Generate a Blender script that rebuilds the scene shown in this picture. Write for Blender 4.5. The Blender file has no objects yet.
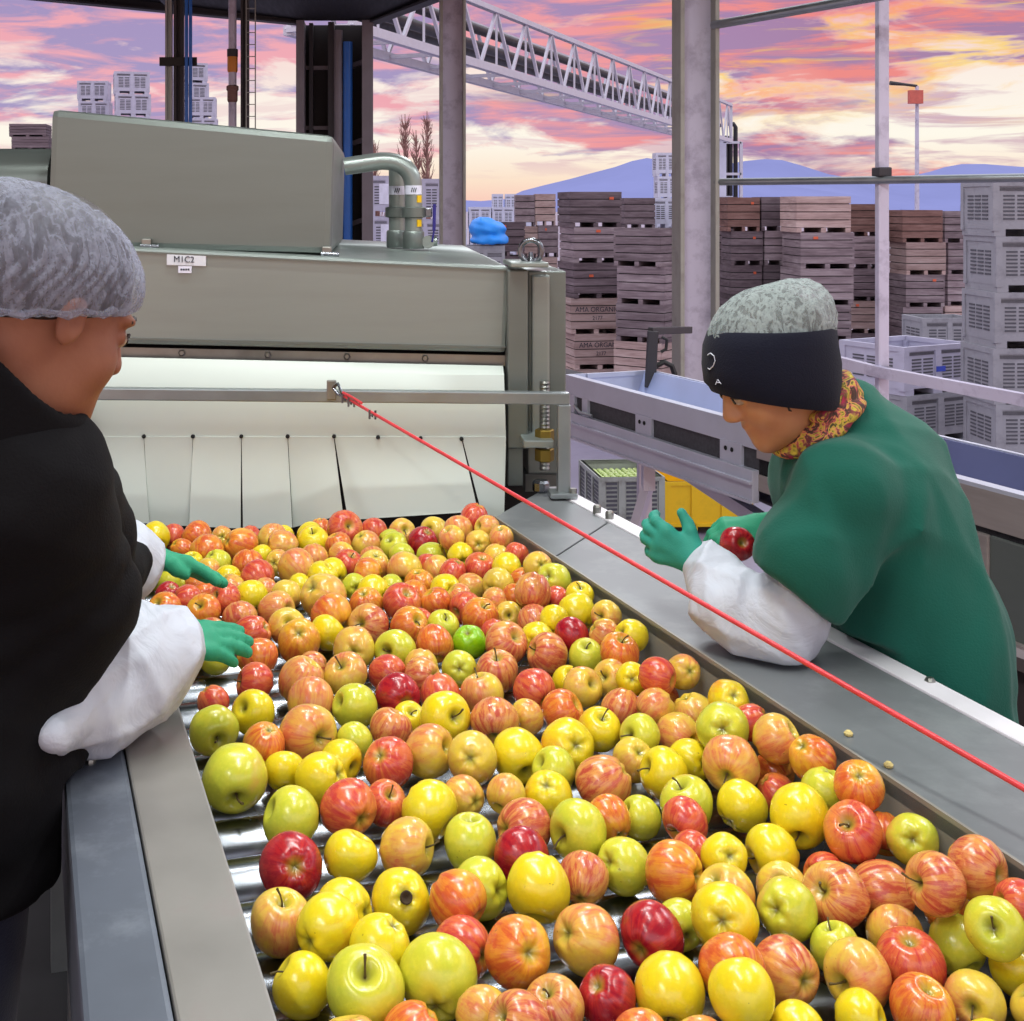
import bpy, bmesh, math, random
import numpy as np
from mathutils import Vector, Matrix, Quaternion
random.seed(7)
rng = np.random.default_rng(11)
SC = bpy.context.scene
COL = SC.collection
F, PX, HZ, ZC = 1250.0, 380.0, 205.0, 1.65          # lens in pixels, principal column, horizon row, eye height

def P(u, v, Y):
    return Vector(((u - PX) / F * Y, Y, ZC - (v - HZ) / F * Y))
def GY(v, z):                                        # depth at which height z shows on row v
    return (ZC - z) * F / (v - HZ)
def pix(p):
    return (PX + F * p[0] / p[1], HZ + F * (ZC - p[2]) / p[1])

# ---------------------------------------------------------------- camera
cd = bpy.data.cameras.new('camera')
cam = bpy.data.objects.new('camera', cd); COL.objects.link(cam)
cam.location = (0, 0, ZC); cam.rotation_euler = (math.pi / 2, 0, 0)
cd.sensor_width = 36; cd.lens = F / 1024 * 36
cd.shift_x = (512 - PX) / 1024; cd.shift_y = -(510.5 - HZ) / 1024
cd.clip_start = .05; cd.clip_end = 6000
SC.camera = cam
SC.view_settings.view_transform = 'Standard'; SC.view_settings.look = 'None'
SC.view_settings.gamma = 1; SC.view_settings.use_curve_mapping = False
SC.view_settings.exposure = 0.0

# ---------------------------------------------------------------- materials
def lin(c):
    return tuple(((x / 255) / 12.92 if x / 255 <= .04045 else ((x / 255 + .055) / 1.055) ** 2.4) for x in c[:3]) + (1,)

class NT:
    def __init__(s, tree):
        s.t = tree; s.n = tree.nodes; s.l = tree.links; s.n.clear()
    def node(s, typ, **kw):
        n = s.n.new(typ)
        ins = kw.pop('ins', {})
        for k, v in kw.items(): setattr(n, k, v)
        for k, v in ins.items(): s.put(n.inputs[k], v)
        return n
    def put(s, sock, v):
        if isinstance(v, bpy.types.NodeSocket): s.l.new(v, sock)
        else: sock.default_value = v
    def math(s, op, a, b=0.0, clamp=False):
        n = s.node('ShaderNodeMath', operation=op, use_clamp=clamp, ins={0: a, 1: b}); return n.outputs[0]
    def mix(s, f, a, b, mode='MIX'):
        n = s.node('ShaderNodeMix', data_type='RGBA', blend_type=mode)
        s.put(n.inputs[0], f); s.put(n.inputs[6], a); s.put(n.inputs[7], b); return n.outputs[2]
    def ramp(s, f, stops, interp='LINEAR'):
        n = s.node('ShaderNodeValToRGB'); cr = n.color_ramp; cr.interpolation = interp
        while len(cr.elements) < len(stops): cr.elements.new(.5)
        for e, (p, c) in zip(cr.elements, stops):
            e.position = p; e.color = c if len(c) == 4 else tuple(c) + (1,)
        s.put(n.inputs[0], f); return n.outputs[0]
    def rng(s, f, a, b, c=0.0, d=1.0):
        n = s.node('ShaderNodeMapRange', ins={0: f, 1: a, 2: b, 3: c, 4: d}); return n.outputs[0]
    def noise(s, vec, scale, detail=3, rough=.5, dist=0.0):
        n = s.node('ShaderNodeTexNoise', ins={'Scale': scale, 'Detail': detail, 'Roughness': rough, 'Distortion': dist})
        if vec is not None: s.l.new(vec, n.inputs['Vector'])
        return n.outputs[0]
    def mapping(s, vec, scale=(1, 1, 1), loc=(0, 0, 0), rot=(0, 0, 0)):
        n = s.node('ShaderNodeMapping', ins={'Scale': scale, 'Location': loc, 'Rotation': rot}); s.l.new(vec, n.inputs['Vector'])
        return n.outputs[0]

MATS = {}
def mat(name, rgb, rough=.5, metal=0.0, var=.12, nscale=6, stretch=(1, 1, 1), bump=0.0, bscale=40, spec=.5, dirt=None, dirtamt=0.0, dscale=3):
    if name in MATS: return MATS[name]
    m = bpy.data.materials.new(name); m.use_nodes = True
    t = NT(m.node_tree)
    out = t.node('ShaderNodeOutputMaterial'); b = t.node('ShaderNodeBsdfPrincipled')
    t.l.new(b.outputs[0], out.inputs[0])
    tc = t.node('ShaderNodeTexCoord').outputs['Object']
    v = t.mapping(tc, stretch)
    n = t.noise(v, nscale, 4, .6)
    c = lin(rgb)
    lo = tuple(x * (1 - var) for x in c[:3]) + (1,); hi = tuple(min(1, x * (1 + var)) for x in c[:3]) + (1,)
    colr = t.ramp(n, [(.3, lo), (.7, hi)])
    if dirt:
        d = t.noise(tc, dscale, 6, .7)
        colr = t.mix(t.math('MULTIPLY', t.rng(d, .5, .68), dirtamt), colr, lin(dirt))
    t.put(b.inputs['Base Color'], colr)
    t.put(b.inputs['Roughness'], t.rng(n, .2, .8, max(.02, rough * .85), min(1, rough * 1.15)))
    b.inputs['Metallic'].default_value = metal
    b.inputs['Specular IOR Level'].default_value = spec
    if bump:
        bn = t.node('ShaderNodeBump', ins={'Strength': bump, 'Distance': .01})
        t.l.new(t.noise(v, bscale, 4), bn.inputs['Height']); t.l.new(bn.outputs[0], b.inputs['Normal'])
    MATS[name] = m
    return m

M = {}
M['steel'] = mat('stainless_steel', (148, 157, 154), .36, .55, .035, 3, (1, 1, 10), .01, 60)
M['steel_dull'] = mat('dull_stainless', (122, 130, 127), .40, .6, .04, 3, (1, 1, 8), .01, 50)
M['rail_grey'] = mat('worn_grey_rail', (122, 125, 128), .40, .3, .12, 4, (1, 1, 1), .01, 30, dirt=(165, 168, 170), dirtamt=.25, dscale=9)
M['rail_blue'] = mat('blue_grey_rail', (98, 104, 116), .42, .3, .12, 5, (1, 1, 1), .02, 30, dirt=(140, 146, 156), dirtamt=.4, dscale=11)
M['rail_warm'] = mat('bare_plate_rail', (140, 136, 132), .5, .45, .12, 5, (1, 1, 1), .02, 30, dirt=(140, 112, 116), dirtamt=.4, dscale=5)
M['rail_white'] = mat('bright_rail_strip', (226, 222, 228), .4, .1, .06, 5)
M['chrome'] = mat('polished_roller', (124, 127, 134), .27, 1, .05, 8)
M['galv'] = mat('galvanised_bar', (150, 156, 158), .38, .8, .1, 9)
M['bolt'] = mat('bolt_steel', (150, 150, 145), .35, 1, .1, 20)
M['brass'] = mat('yellow_zinc_nut', (150, 128, 62), .4, .9, .12, 30)
M['white_rubber'] = mat('white_rubber_sheet', (204, 212, 206), .45, 0, .03, 3, spec=.4)
M['black'] = mat('black_rubber', (16, 16, 18), .5)
M['dark'] = mat('dark_gap', (22, 22, 24), .8)  # near-black that stands in for shade in gaps and holes; rivets use it too
M['plate_white'] = mat('white_plate', (214, 216, 226), .4, 0, .04)
M['ink'] = mat('dark_lettering', (40, 44, 60), .7)
M['red_cord'] = mat('red_cord', (214, 62, 70), .4, 0, .08, 30)
M['conv_grey'] = mat('painted_grey_channel', (190, 192, 208), .45, .25, .08, 4)
M['conv_dark'] = mat('dark_vent_mesh', (74, 74, 80), .7, .2, .3, 60)
M['conv_liner'] = mat('blue_grey_liner', (170, 180, 214), .35, 0, .06, 3)
M['conv_liner2'] = mat('slate_blue_liner', (88, 92, 128), .45, 0, .08, 3)
M['conv_steel'] = mat('brushed_conveyor_side', (160, 150, 148), .4, .35, .12, 3, (1, 1, 9))
M['concrete'] = mat('yard_concrete', (136, 130, 150), .38, 0, .14, .5, (1, 1, 1), .02, 12, dirt=(84, 80, 96), dirtamt=.6, dscale=.25)
M['platform'] = mat('walkway_plate', (70, 70, 72), .6, .2, .2, 6)
M['roof_dark'] = mat('dark_roof_sheet', (26, 24, 28), .7, .1, .15, 3, (6, .5, 1))
M['steel_dark'] = mat('dark_steelwork', (60, 58, 62), .6, .3, .15, 4)
M['wall_dark'] = mat('dark_wall_sheet', (42, 38, 40), .7, .1, .2, 3, (8, 8, .4))
M['jamb'] = mat('grey_jamb', (122, 116, 122), .6, .1, .12, 3)
M['column'] = mat('lavender_grey_column', (196, 192, 212), .5, .1, .06, 2, (1, 1, .5), .0, dirt=(132, 124, 148), dirtamt=.55, dscale=5)
M['column_edge'] = mat('weathered_flange', (152, 152, 144), .6, .1, .1, 3, dirt=(118, 112, 108), dirtamt=.5, dscale=4)
M['blue_pipe'] = mat('blue_pipe', (38, 104, 190), .4, 0, .06)
M['truss'] = mat('white_truss', (200, 198, 212), .5, .1, .06)
M['black_pipe'] = mat('black_pipe', (34, 32, 38), .5)
M['hill'] = mat('blue_hills', (128, 134, 180), 1, 0, .06, .01, spec=0)  # distance haze is mixed into the hill colour itself
M['lamp_red'] = mat('orange_red_box', (196, 96, 84), .5)
M['beacon'] = mat('amber_sleeve', (206, 130, 40), .5)
M['tarp'] = mat('blue_tarp', (28, 140, 236), .45, 0, .1, 3, bump=.2, bscale=4)
M['yellow'] = mat('yellow_plastic', (236, 190, 10), .5, 0, .1, 2, dirt=(120, 96, 30), dirtamt=.3, dscale=2)
M['orange_tag'] = mat('orange_tag', (214, 96, 62), .6)
M['paper'] = mat('white_label_sheet', (222, 222, 240), .6)
M['blue_print'] = mat('blue_print', (52, 76, 190), .6)
M['bark'] = mat('bare_twigs', (150, 112, 104), .9, 0, .2, 5)

def binmat(name, rgb, d=(60, 58, 64), amt=.35):
    M[name] = mat(name, rgb, .55, 0, .08, 2.5, dirt=d, dirtamt=amt, dscale=2.2)
binmat('grey_plastic', (150, 150, 158)); binmat('white_plastic', (206, 208, 228), (150, 150, 170), .2); binmat('lilac_plastic', (184, 182, 202), (110, 106, 120), .25)
binmat('green_grey_plastic', (160, 164, 158), (86, 78, 70), .6)

def wood(name, a, b, c):
    m = bpy.data.materials.new(name); m.use_nodes = True
    t = NT(m.node_tree); out = t.node('ShaderNodeOutputMaterial'); bs = t.node('ShaderNodeBsdfPrincipled'); t.l.new(bs.outputs[0], out.inputs[0])
    tc = t.node('ShaderNodeTexCoord').outputs['Object']
    oi = t.node('ShaderNodeObjectInfo').outputs['Random']
    off = t.node('ShaderNodeCombineXYZ', ins={0: t.math('MULTIPLY', oi, 37.0), 1: t.math('MULTIPLY', oi, 11.0), 2: t.math('MULTIPLY', oi, 53.0)}).outputs[0]
    v = t.node('ShaderNodeVectorMath', operation='ADD', ins={0: tc, 1: off}).outputs[0]
    n1 = t.noise(t.mapping(v, (.5, .5, 4)), 1.3, 2, .6)
    n2 = t.noise(t.mapping(v, (1.5, 1.5, 12)), 2, 3, .6)
    n3 = t.noise(v, 1.8, 3, .6)
    f = t.math('ADD', t.math('MULTIPLY', n1, .6), t.math('MULTIPLY', n2, .4))
    col = t.ramp(f, [(.3, lin(c)), (.48, lin(a)), (.66, lin(b))])
    col = t.mix(t.rng(n3, .35, .75, 0, .45), col, lin(a))
    dk = t.rng(oi, 0, 1, .72, 1.12)
    col = t.mix(1.0, col, t.node('ShaderNodeCombineColor', ins={0: dk, 1: dk, 2: dk}).outputs[0], 'MULTIPLY')
    t.put(bs.inputs['Base Color'], col); bs.inputs['Roughness'].default_value = .85; bs.inputs['Specular IOR Level'].default_value = .2
    M[name] = m
wood('weathered_wood', (136, 120, 126), (172, 158, 162), (92, 80, 84))
wood('pale_wood', (178, 152, 148), (204, 182, 178), (134, 112, 108))
wood('dark_wood', (108, 94, 100), (138, 124, 130), (72, 60, 66))
wood('red_wood', (128, 96, 90), (152, 120, 114), (80, 60, 58))

# ---------------------------------------------------------------- mesh helpers
def wloc(o):
    v = Vector((0, 0, 0))
    while o is not None:
        v += o.location; o = o.parent
    return v

class MB:
    def __init__(s): s.v = []; s.f = []
    def add(s, vs, fs):
        b = len(s.v); s.v += [tuple(x) for x in vs]; s.f += [tuple(b + i for i in f) for f in fs]; return s
    def hexa(s, p):                                   # 8 points: bottom ring 0-3, top ring 4-7
        return s.add(p, [(3, 2, 1, 0), (4, 5, 6, 7), (0, 1, 5, 4), (1, 2, 6, 5), (2, 3, 7, 6), (3, 0, 4, 7)])
    def box(s, x0, x1, y0, y1, z0, z1):
        return s.hexa([(x0, y0, z0), (x1, y0, z0), (x1, y1, z0), (x0, y1, z0), (x0, y0, z1), (x1, y0, z1), (x1, y1, z1), (x0, y1, z1)])
    def obox(s, c, ax, ay, az, hx, hy, hz):
        c, ax, ay, az = Vector(c), Vector(ax), Vector(ay), Vector(az)
        q = lambda i, j, k: c + ax * hx * i + ay * hy * j + az * hz * k
        return s.hexa([q(-1, -1, -1), q(1, -1, -1), q(1, 1, -1), q(-1, 1, -1), q(-1, -1, 1), q(1, -1, 1), q(1, 1, 1), q(-1, 1, 1)])
    def bar(s, a, b, w, h, up=(0, 0, 1)):             # rectangular bar from a to b
        a, b = Vector(a), Vector(b); d = (b - a); L = d.length; d.normalize()
        side = d.cross(Vector(up))
        if side.length < 1e-4: side = d.cross(Vector((1, 0, 0)))
        side.normalize(); u = side.cross(d)
        return s.obox((a + b) / 2, d, side, u, L / 2, w / 2, h / 2)
    def tube(s, pts, r, n=12, caps=True):
        pts = [Vector(p) for p in pts]; m = len(pts)
        rs = r if isinstance(r, (list, tuple)) else [r] * m
        ref = None; rings = []
        for i, p in enumerate(pts):
            d = (pts[min(i + 1, m - 1)] - pts[max(i - 1, 0)]).normalized()
            if ref is None:
                ref = d.cross(Vector((0, 0, 1)))
                if ref.length < .1: ref = d.cross(Vector((0, 1, 0)))
            a = (ref - d * ref.dot(d)).normalized(); ref = a; b = d.cross(a)
            rings.append([p + (a * math.cos(2 * math.pi * k / n) + b * math.sin(2 * math.pi * k / n)) * rs[i] for k in range(n)])
        vs = [q for rg in rings for q in rg]; fs = []
        for i in range(m - 1):
            for k in range(n):
                k2 = (k + 1) % n; fs.append((i * n + k, i * n + k2, (i + 1) * n + k2, (i + 1) * n + k))
        if caps: fs += [tuple(range(n - 1, -1, -1)), tuple((m - 1) * n + k for k in range(n))]
        return s.add(vs, fs)
    def lathe(s, prof, c=(0, 0, 0), n=24, ax=(0, 0, 1)):    # prof: (radius, height)
        q = Vector((0, 0, 1)).rotation_difference(Vector(ax)); c = Vector(c); vs = []; fs = []
        for r, h in prof:
            for k in range(n):
                a = 2 * math.pi * k / n; vs.append(c + q @ Vector((r * math.cos(a), r * math.sin(a), h)))
        for i in range(len(prof) - 1):
            for k in range(n):
                k2 = (k + 1) % n; fs.append((i * n + k, i * n + k2, (i + 1) * n + k2, (i + 1) * n + k))
        fs += [tuple(range(n - 1, -1, -1)), tuple((len(prof) - 1) * n + k for k in range(n))]
        return s.add(vs, fs)
    def prism(s, poly, ext):                          # polygon (3D points) pushed along ext
        ext = Vector(ext); n = len(poly); a = [Vector(p) for p in poly]; vs = a + [p + ext for p in a]
        fs = [tuple(range(n - 1, -1, -1)), tuple(range(n, 2 * n))] + [(i, (i + 1) % n, n + (i + 1) % n, n + i) for i in range(n)]
        return s.add(vs, fs)
    def torus(s, c, ax, R, r, n=28, m=10):
        q = Vector((0, 0, 1)).rotation_difference(Vector(ax)); c = Vector(c)
        vs = [c + q @ Vector(((R + r * math.cos(2 * math.pi * j / m)) * math.cos(2 * math.pi * i / n), (R + r * math.cos(2 * math.pi * j / m)) * math.sin(2 * math.pi * i / n), r * math.sin(2 * math.pi * j / m))) for i in range(n) for j in range(m)]
        fs = [(i * m + j, ((i + 1) % n) * m + j, ((i + 1) % n) * m + (j + 1) % m, i * m + (j + 1) % m) for i in range(n) for j in range(m)]
        return s.add(vs, fs)
    def build(s, name, material, parent=None, smooth=False, bevel=0.0, fix=True, autos=True):
        o0 = wloc(parent) if parent is not None else Vector((0, 0, 0))
        me = bpy.data.meshes.new(name)
        me.from_pydata([(x - o0.x, y - o0.y, z - o0.z) for x, y, z in s.v], [], s.f)
        if fix or bevel:
            bm = bmesh.new(); bm.from_mesh(me)
            bmesh.ops.recalc_face_normals(bm, faces=bm.faces)
            if bevel:
                es = [e for e in bm.edges if len(e.link_faces) == 2 and e.calc_face_angle(0) > .6]
                bmesh.ops.bevel(bm, geom=es, offset=bevel, segments=2, profile=.6, affect='EDGES')
            bm.to_mesh(me); bm.free()
        me.materials.append(material)
        if smooth:
            me.shade_smooth()
            if autos:
                try: me.set_sharp_from_angle(angle=math.radians(38))
                except Exception: pass
        o = bpy.data.objects.new(name, me); COL.objects.link(o)
        if parent is not None: o.parent = parent
        return o

def tag(o, label=None, cat=None, group=None, kind=None):
    if label: o['label'] = label
    if cat: o['category'] = cat
    if group: o['group'] = group
    if kind: o['kind'] = kind
    return o
def empty(name, loc, label, cat, group=None):
    o = bpy.data.objects.new(name, None); COL.objects.link(o); o.location = loc; o.empty_display_size = .05
    return tag(o, label, cat, group)
def struct(o): o['kind'] = 'structure'; return o
def text_mb(txt, origin, right, up, size, parent, material, name='lettering', depth=.001, align='CENTER'):
    cu = bpy.data.curves.new('t', 'FONT'); cu.body = txt; cu.size = size; cu.align_x = align; cu.align_y = 'CENTER'; cu.extrude = depth
    tmp = bpy.data.objects.new('t', cu); me = bpy.data.meshes.new_from_object(tmp); bpy.data.objects.remove(tmp)
    right = Vector(right).normalized(); up = Vector(up).normalized(); nrm = right.cross(up)
    mb = MB(); origin = Vector(origin)
    mb.add([origin + right * v.co.x + up * v.co.y + nrm * v.co.z for v in me.vertices], [tuple(p.vertices) for p in me.polygons])
    return mb.build(name, material, parent, fix=False)
def dup(root, loc, rz=0.0, scale=None):
    r = root.copy(); COL.objects.link(r); r.location = loc; r.rotation_euler = (0, 0, rz)
    if scale: r.scale = scale
    for ch in list(root.children):
        c = ch.copy(); COL.objects.link(c); c.parent = r
        for g in list(ch.children):
            d = g.copy(); COL.objects.link(d); d.parent = c
    return r

# ---------------------------------------------------------------- smooth shapes grown from distance fields
def surface_nets(f, lo, hi, h, fine=None):
    lo = np.array(lo, float); hi = np.array(hi, float)
    ax = []
    for i in range(3):
        if fine is None: a = lo[i] + h * np.arange(int(np.ceil((hi[i] - lo[i]) / h)) + 1)
        else:
            f0, f1, fh = max(fine[0][i], lo[i]), min(fine[1][i], hi[i]), fine[2]
            a = np.unique(np.concatenate([np.linspace(lo[i], f0, max(2, int((f0 - lo[i]) / h) + 1)), np.linspace(f0, f1, int((f1 - f0) / fh) + 2), np.linspace(f1, hi[i], max(2, int((hi[i] - f1) / h) + 1))]))
        ax.append(a)
    n = np.array([len(a) for a in ax])
    X, Y, Z = np.meshgrid(*ax, indexing='ij')
    V = f(np.stack([X, Y, Z], -1).reshape(-1, 3)).reshape(n)
    S = V < 0
    c = n - 1
    sub = lambda A, i, j, k: A[i:i + c[0], j:j + c[1], k:k + c[2]]
    cnt = sum(sub(S, i, j, k).astype(np.int8) for i in (0, 1) for j in (0, 1) for k in (0, 1))
    act = (cnt > 0) & (cnt < 8)
    I = np.argwhere(act); idx = -np.ones(c, int); idx[act] = np.arange(len(I))
    acc = np.zeros((len(I), 3)); num = np.zeros(len(I))
    corners = [(i, j, k) for i in (0, 1) for j in (0, 1) for k in (0, 1)]
    for a in corners:
        for d in range(3):
            if a[d]: continue
            b = list(a); b[d] = 1
            va = V[I[:, 0] + a[0], I[:, 1] + a[1], I[:, 2] + a[2]]; vb = V[I[:, 0] + b[0], I[:, 1] + b[1], I[:, 2] + b[2]]
            m = (va < 0) != (vb < 0)
            t = np.where(m, va / np.where(m, va - vb, 1), 0)
            p = np.tile(np.array(a, float), (len(I), 1)); p[:, d] += t
            acc[m] += p[m]; num[m] += 1
    fi = I + acc / num[:, None]
    verts = np.stack([np.interp(fi[:, i], np.arange(n[i]), ax[i]) for i in range(3)], 1)
    faces = []
    for d in range(3):
        e1, e2 = (d + 1) % 3, (d + 2) % 3
        sl = [slice(0, None)] * 3; sl0 = list(sl); sl1 = list(sl); sl0[d] = slice(0, -1); sl1[d] = slice(1, None)
        a, b = S[tuple(sl0)], S[tuple(sl1)]
        E = np.argwhere(a != b)
        E = E[(E[:, e1] > 0) & (E[:, e2] > 0) & (E[:, e1] < c[e1]) & (E[:, e2] < c[e2])]
        o1 = np.zeros(3, int); o1[e1] = 1; o2 = np.zeros(3, int); o2[e2] = 1
        g = lambda Q: idx[Q[:, 0], Q[:, 1], Q[:, 2]]
        q = np.stack([g(E - o1 - o2), g(E - o2), g(E), g(E - o1)], 1)
        ins = a[E[:, 0], E[:, 1], E[:, 2]]
        q[~ins] = q[~ins][:, ::-1]
        faces.append(q[(q >= 0).all(1)])
    return verts, np.concatenate(faces)

def cap(p, a, b, ra, rb):
    a, b = np.array(a, float), np.array(b, float); ab = b - a
    t = np.clip(((p - a) @ ab) / max(ab @ ab, 1e-9), 0, 1)
    return np.linalg.norm(p - a - t[:, None] * ab, axis=1) - (ra + (rb - ra) * t)
def ell(p, c, r, axes=None):
    q = p - np.array(c, float)
    if axes is not None: q = q @ np.array(axes, float).T
    r = np.array(r, float)
    k0 = np.linalg.norm(q / r, axis=1); k1 = np.linalg.norm(q / r ** 2, axis=1)
    return k0 * (k0 - 1) / np.maximum(k1, 1e-9)
def smin(a, b, k):
    h = np.clip(.5 + .5 * (b - a) / k, 0, 1); return b + (a - b) * h - k * h * (1 - h)
def smax(a, b, k): return -smin(-a, -b, k)
def union(ds, k):
    d = ds[0]
    for e in ds[1:]: d = smin(d, e, k)
    return d
def sdf_obj(name, f, lo, hi, h, material, parent, smooth_it=2, fine=None):
    v, q = surface_nets(f, lo, hi, h, fine)
    mb = MB(); o0 = wloc(parent) if parent is not None else Vector((0, 0, 0))
    me = bpy.data.meshes.new(name)
    me.from_pydata((v - np.array(o0)).tolist(), [], q.tolist())
    me.materials.append(material)
    bm = bmesh.new(); bm.from_mesh(me)
    for _ in range(smooth_it): bmesh.ops.smooth_vert(bm, verts=bm.verts, factor=.5, use_axis_x=True, use_axis_y=True, use_axis_z=True)
    bmesh.ops.recalc_face_normals(bm, faces=bm.faces)
    bm.to_mesh(me); bm.free(); me.shade_smooth()
    o = bpy.data.objects.new(name, me); COL.objects.link(o)
    if parent is not None: o.parent = parent
    return o

# ---------------------------------------------------------------- sky
W = bpy.data.worlds.new('sunset_sky'); SC.world = W; W.use_nodes = True
t = NT(W.node_tree)
wo = t.node('ShaderNodeOutputWorld'); bg = t.node('ShaderNodeBackground'); t.l.new(bg.outputs[0], wo.inputs[0])
dr = t.node('ShaderNodeTexCoord').outputs['Generated']
sx = t.node('ShaderNodeSeparateXYZ'); t.l.new(dr, sx.inputs[0]); dx, dz = sx.outputs[0], sx.outputs[2]
base = t.ramp(t.math('MULTIPLY', dz, 2.5), [(0.0, lin((250, 202, 186))), (.05, lin((253, 228, 204))), (.13, lin((255, 250, 236))), (.25, lin((252, 238, 228))), (.36, lin((240, 186, 190))), (.5, lin((206, 180, 206))), (.75, (1.15, 1.15, 1.3)), (1, (1.5, 1.5, 1.65))])
q = t.mapping(dr, (7.6, .8, 36), (2.2, 0, .7))
n1 = t.noise(q, 1.0, 9, .56, .5)
n2 = t.noise(t.mapping(dr, (9, 1, 60), (3.1, 0, 1.7)), 1.0, 8, .6, .6)
n3 = t.noise(t.mapping(dr, (3, .5, 9), (7.3, 0, 4.1)), 1.0, 3, .5)
n4 = t.noise(t.mapping(dr, (6, 1, 58), (1.3, 0, 9.2)), 1.0, 8, .58, .7)
dy = sx.outputs[1]
front = t.math('MULTIPLY', t.rng(dz, .36, .22), t.rng(dy, -.1, .3))
right = t.rng(dx, -.02, .34)
# high deck of cloud, thinning towards the horizon
cover = t.math('ADD', n1, t.rng(dz, .03, .13, -.085, .13))
mask = t.math('MULTIPLY', t.rng(cover, .475, .565), front)
# thin dusky bars low in the sky
low = t.math('MULTIPLY', t.math('MULTIPLY', t.rng(n4, .49, .57), t.math('MULTIPLY', t.rng(dz, .018, .035), t.rng(dz, .12, .075))), front)
pinkc = t.mix(right, lin((240, 168, 180)), lin((238, 134, 130)))
purp = t.mix(right, lin((162, 148, 194)), lin((164, 126, 166)))
cc = t.mix(t.rng(n2, .44, .58), purp, pinkc)
col = t.mix(t.math('MULTIPLY', low, t.rng(right, 0, 1, .35, .8)), base, t.mix(right, lin((226, 178, 190)), lin((196, 150, 176))))
col = t.mix(t.math('MULTIPLY', mask, .95), col, cc)
# sun-lit golden rims and streaks on the right
rim = t.math('MULTIPLY', t.rng(cover, .42, .49), t.rng(cover, .54, .49))
streak = t.math('MULTIPLY', t.rng(n4, .55, .64), mask)
gold = t.math('MULTIPLY', t.math('MULTIPLY', t.math('ADD', t.math('MULTIPLY', rim, .75), t.math('MULTIPLY', streak, .9), True), t.rng(dz, .05, .085)), t.math('MULTIPLY', t.rng(dx, .06, .26), front))
col = t.mix(gold, col, t.mix(t.rng(n2, .4, .6), lin((255, 214, 96)), lin((252, 160, 96))))
glow = t.math('MULTIPLY', t.rng(n3, .50, .62), t.math('MULTIPLY', t.rng(dz, .02, .06), t.rng(dz, .14, .09)))
col = t.mix(t.math('MULTIPLY', glow, t.rng(dx, .15, .35, .1, .6)), col, lin((255, 250, 232)))
t.l.new(col, bg.inputs[0]); bg.inputs[1].default_value = 1.0

M['trough'] = mat('trough_wall_plate', (148, 144, 136), .45, .15, .1, 4)
for n_ in ('stainless_steel', 'dull_stainless'):
    b_ = next(n for n in MATS[n_].node_tree.nodes if n.type == 'BSDF_PRINCIPLED'); b_.inputs['Anisotropic'].default_value = .75; b_.inputs['Anisotropic Rotation'].default_value = 0.0
# ================================================================ SETTING
GZ = -2.6
struct(MB().box(-160, 300, 3.0, 1500, GZ - .2, GZ).build('ground', M['concrete']))
# raised walkway the sorters stand on
fl = MB().box(-3.2, .0, -.6, 4.6, -.12, 0).box(.0, 2.0, -.6, 3.25, -.12, 0)
struct(fl.build('floor', M['platform']))
struct(MB().box(-9, -1.0, 5.6, 13.0, GZ, -.12).build('wall_back', M['concrete']))
# hills
def hill(name, prof, Y0):
    vs = []; fs = []; n = len(prof)
    for u, v in prof:
        p = P(u, v, Y0); b0 = P(u, v, Y0 - 240); vs += [(b0.x, b0.y, GZ - 1), (p.x, p.y, p.z), (p.x, p.y + 300, GZ - 1)]
    for i in range(n - 1):
        for j in (0, 1): fs.append((i * 3 + j, (i + 1) * 3 + j, (i + 1) * 3 + j + 1, i * 3 + j + 1))
    fs += [(0, 1, 2), ((n - 1) * 3 + 2, (n - 1) * 3 + 1, (n - 1) * 3)]
    return struct(MB().add(vs, fs).build(name, M['hill'], smooth=True))
hill('mountain_near', [(330, 205), (430, 204), (470, 202), (505, 199), (522, 191), (545, 185), (570, 179), (592, 173), (615, 167), (632, 161), (647, 158), (660, 160), (690, 166), (730, 174), (790, 186), (860, 196), (900, 202)], 1000)
hill('mountain_middle', [(640, 185), (690, 172), (722, 165), (745, 161), (765, 159), (782, 160), (800, 165), (828, 174), (850, 178), (880, 188), (960, 200)], 1200)
hill('mountain_far', [(820, 196), (870, 184), (905, 177), (929, 172), (945, 167), (962, 164), (985, 164), (1010, 166), (1040, 168), (1090, 175), (1200, 196)], 1300)
hill('mountain_left', [(-260, 200), (-120, 196), (60, 198), (200, 200), (440, 199), (480, 201), (520, 204)], 1400)

# roof over the sorting line, its beams, columns and the corner of the shed
RZ = 3.93
struct(MB().prism([(-.1, 16.15, RZ + .1), (5.8, 0, RZ + .1), (5.8, -2.5, RZ + .1), (-9, -2.5, RZ + .1), (-9, 9.75, RZ + .1), (-1.03, 16.15, RZ + .1)], (0, 0, .12)).build('ceiling', M['roof_dark']))
UPV = Vector((0, 0, 1))
def beam(name, a, b, w=.16, h=.26, m='steel_dark'):
    a, b = Vector(a), Vector(b); mb = MB(); u = Vector((0, 0, 1))
    a = a - UPV * (h / 2 if name == 'beam_floor' else 0); b = b - UPV * (h / 2 if name == 'beam_floor' else 0)
    for dz_, hh, ww in ((h / 2 - .012, .024, w), (-h / 2 + .012, .024, w), (0, h, .014)):
        mb.bar(a + u * dz_, b + u * dz_, ww, hh)
    return struct(mb.build(name, M[m]))
beam('trim_1', P(300, 15, 16.1), P(-80, -24, 12.9))
beam('trim_2', P(372, 14, 16.1), (5.7, .3, RZ + .0))
beam('trim_3', P(318, 6, 15.9), (1.2, 3, RZ + .0), .12, .2)
beam('trim_4', (-4.5, 12.6, RZ - .0), (1.1, 12.6, RZ - .0), .1, .16)
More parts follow.
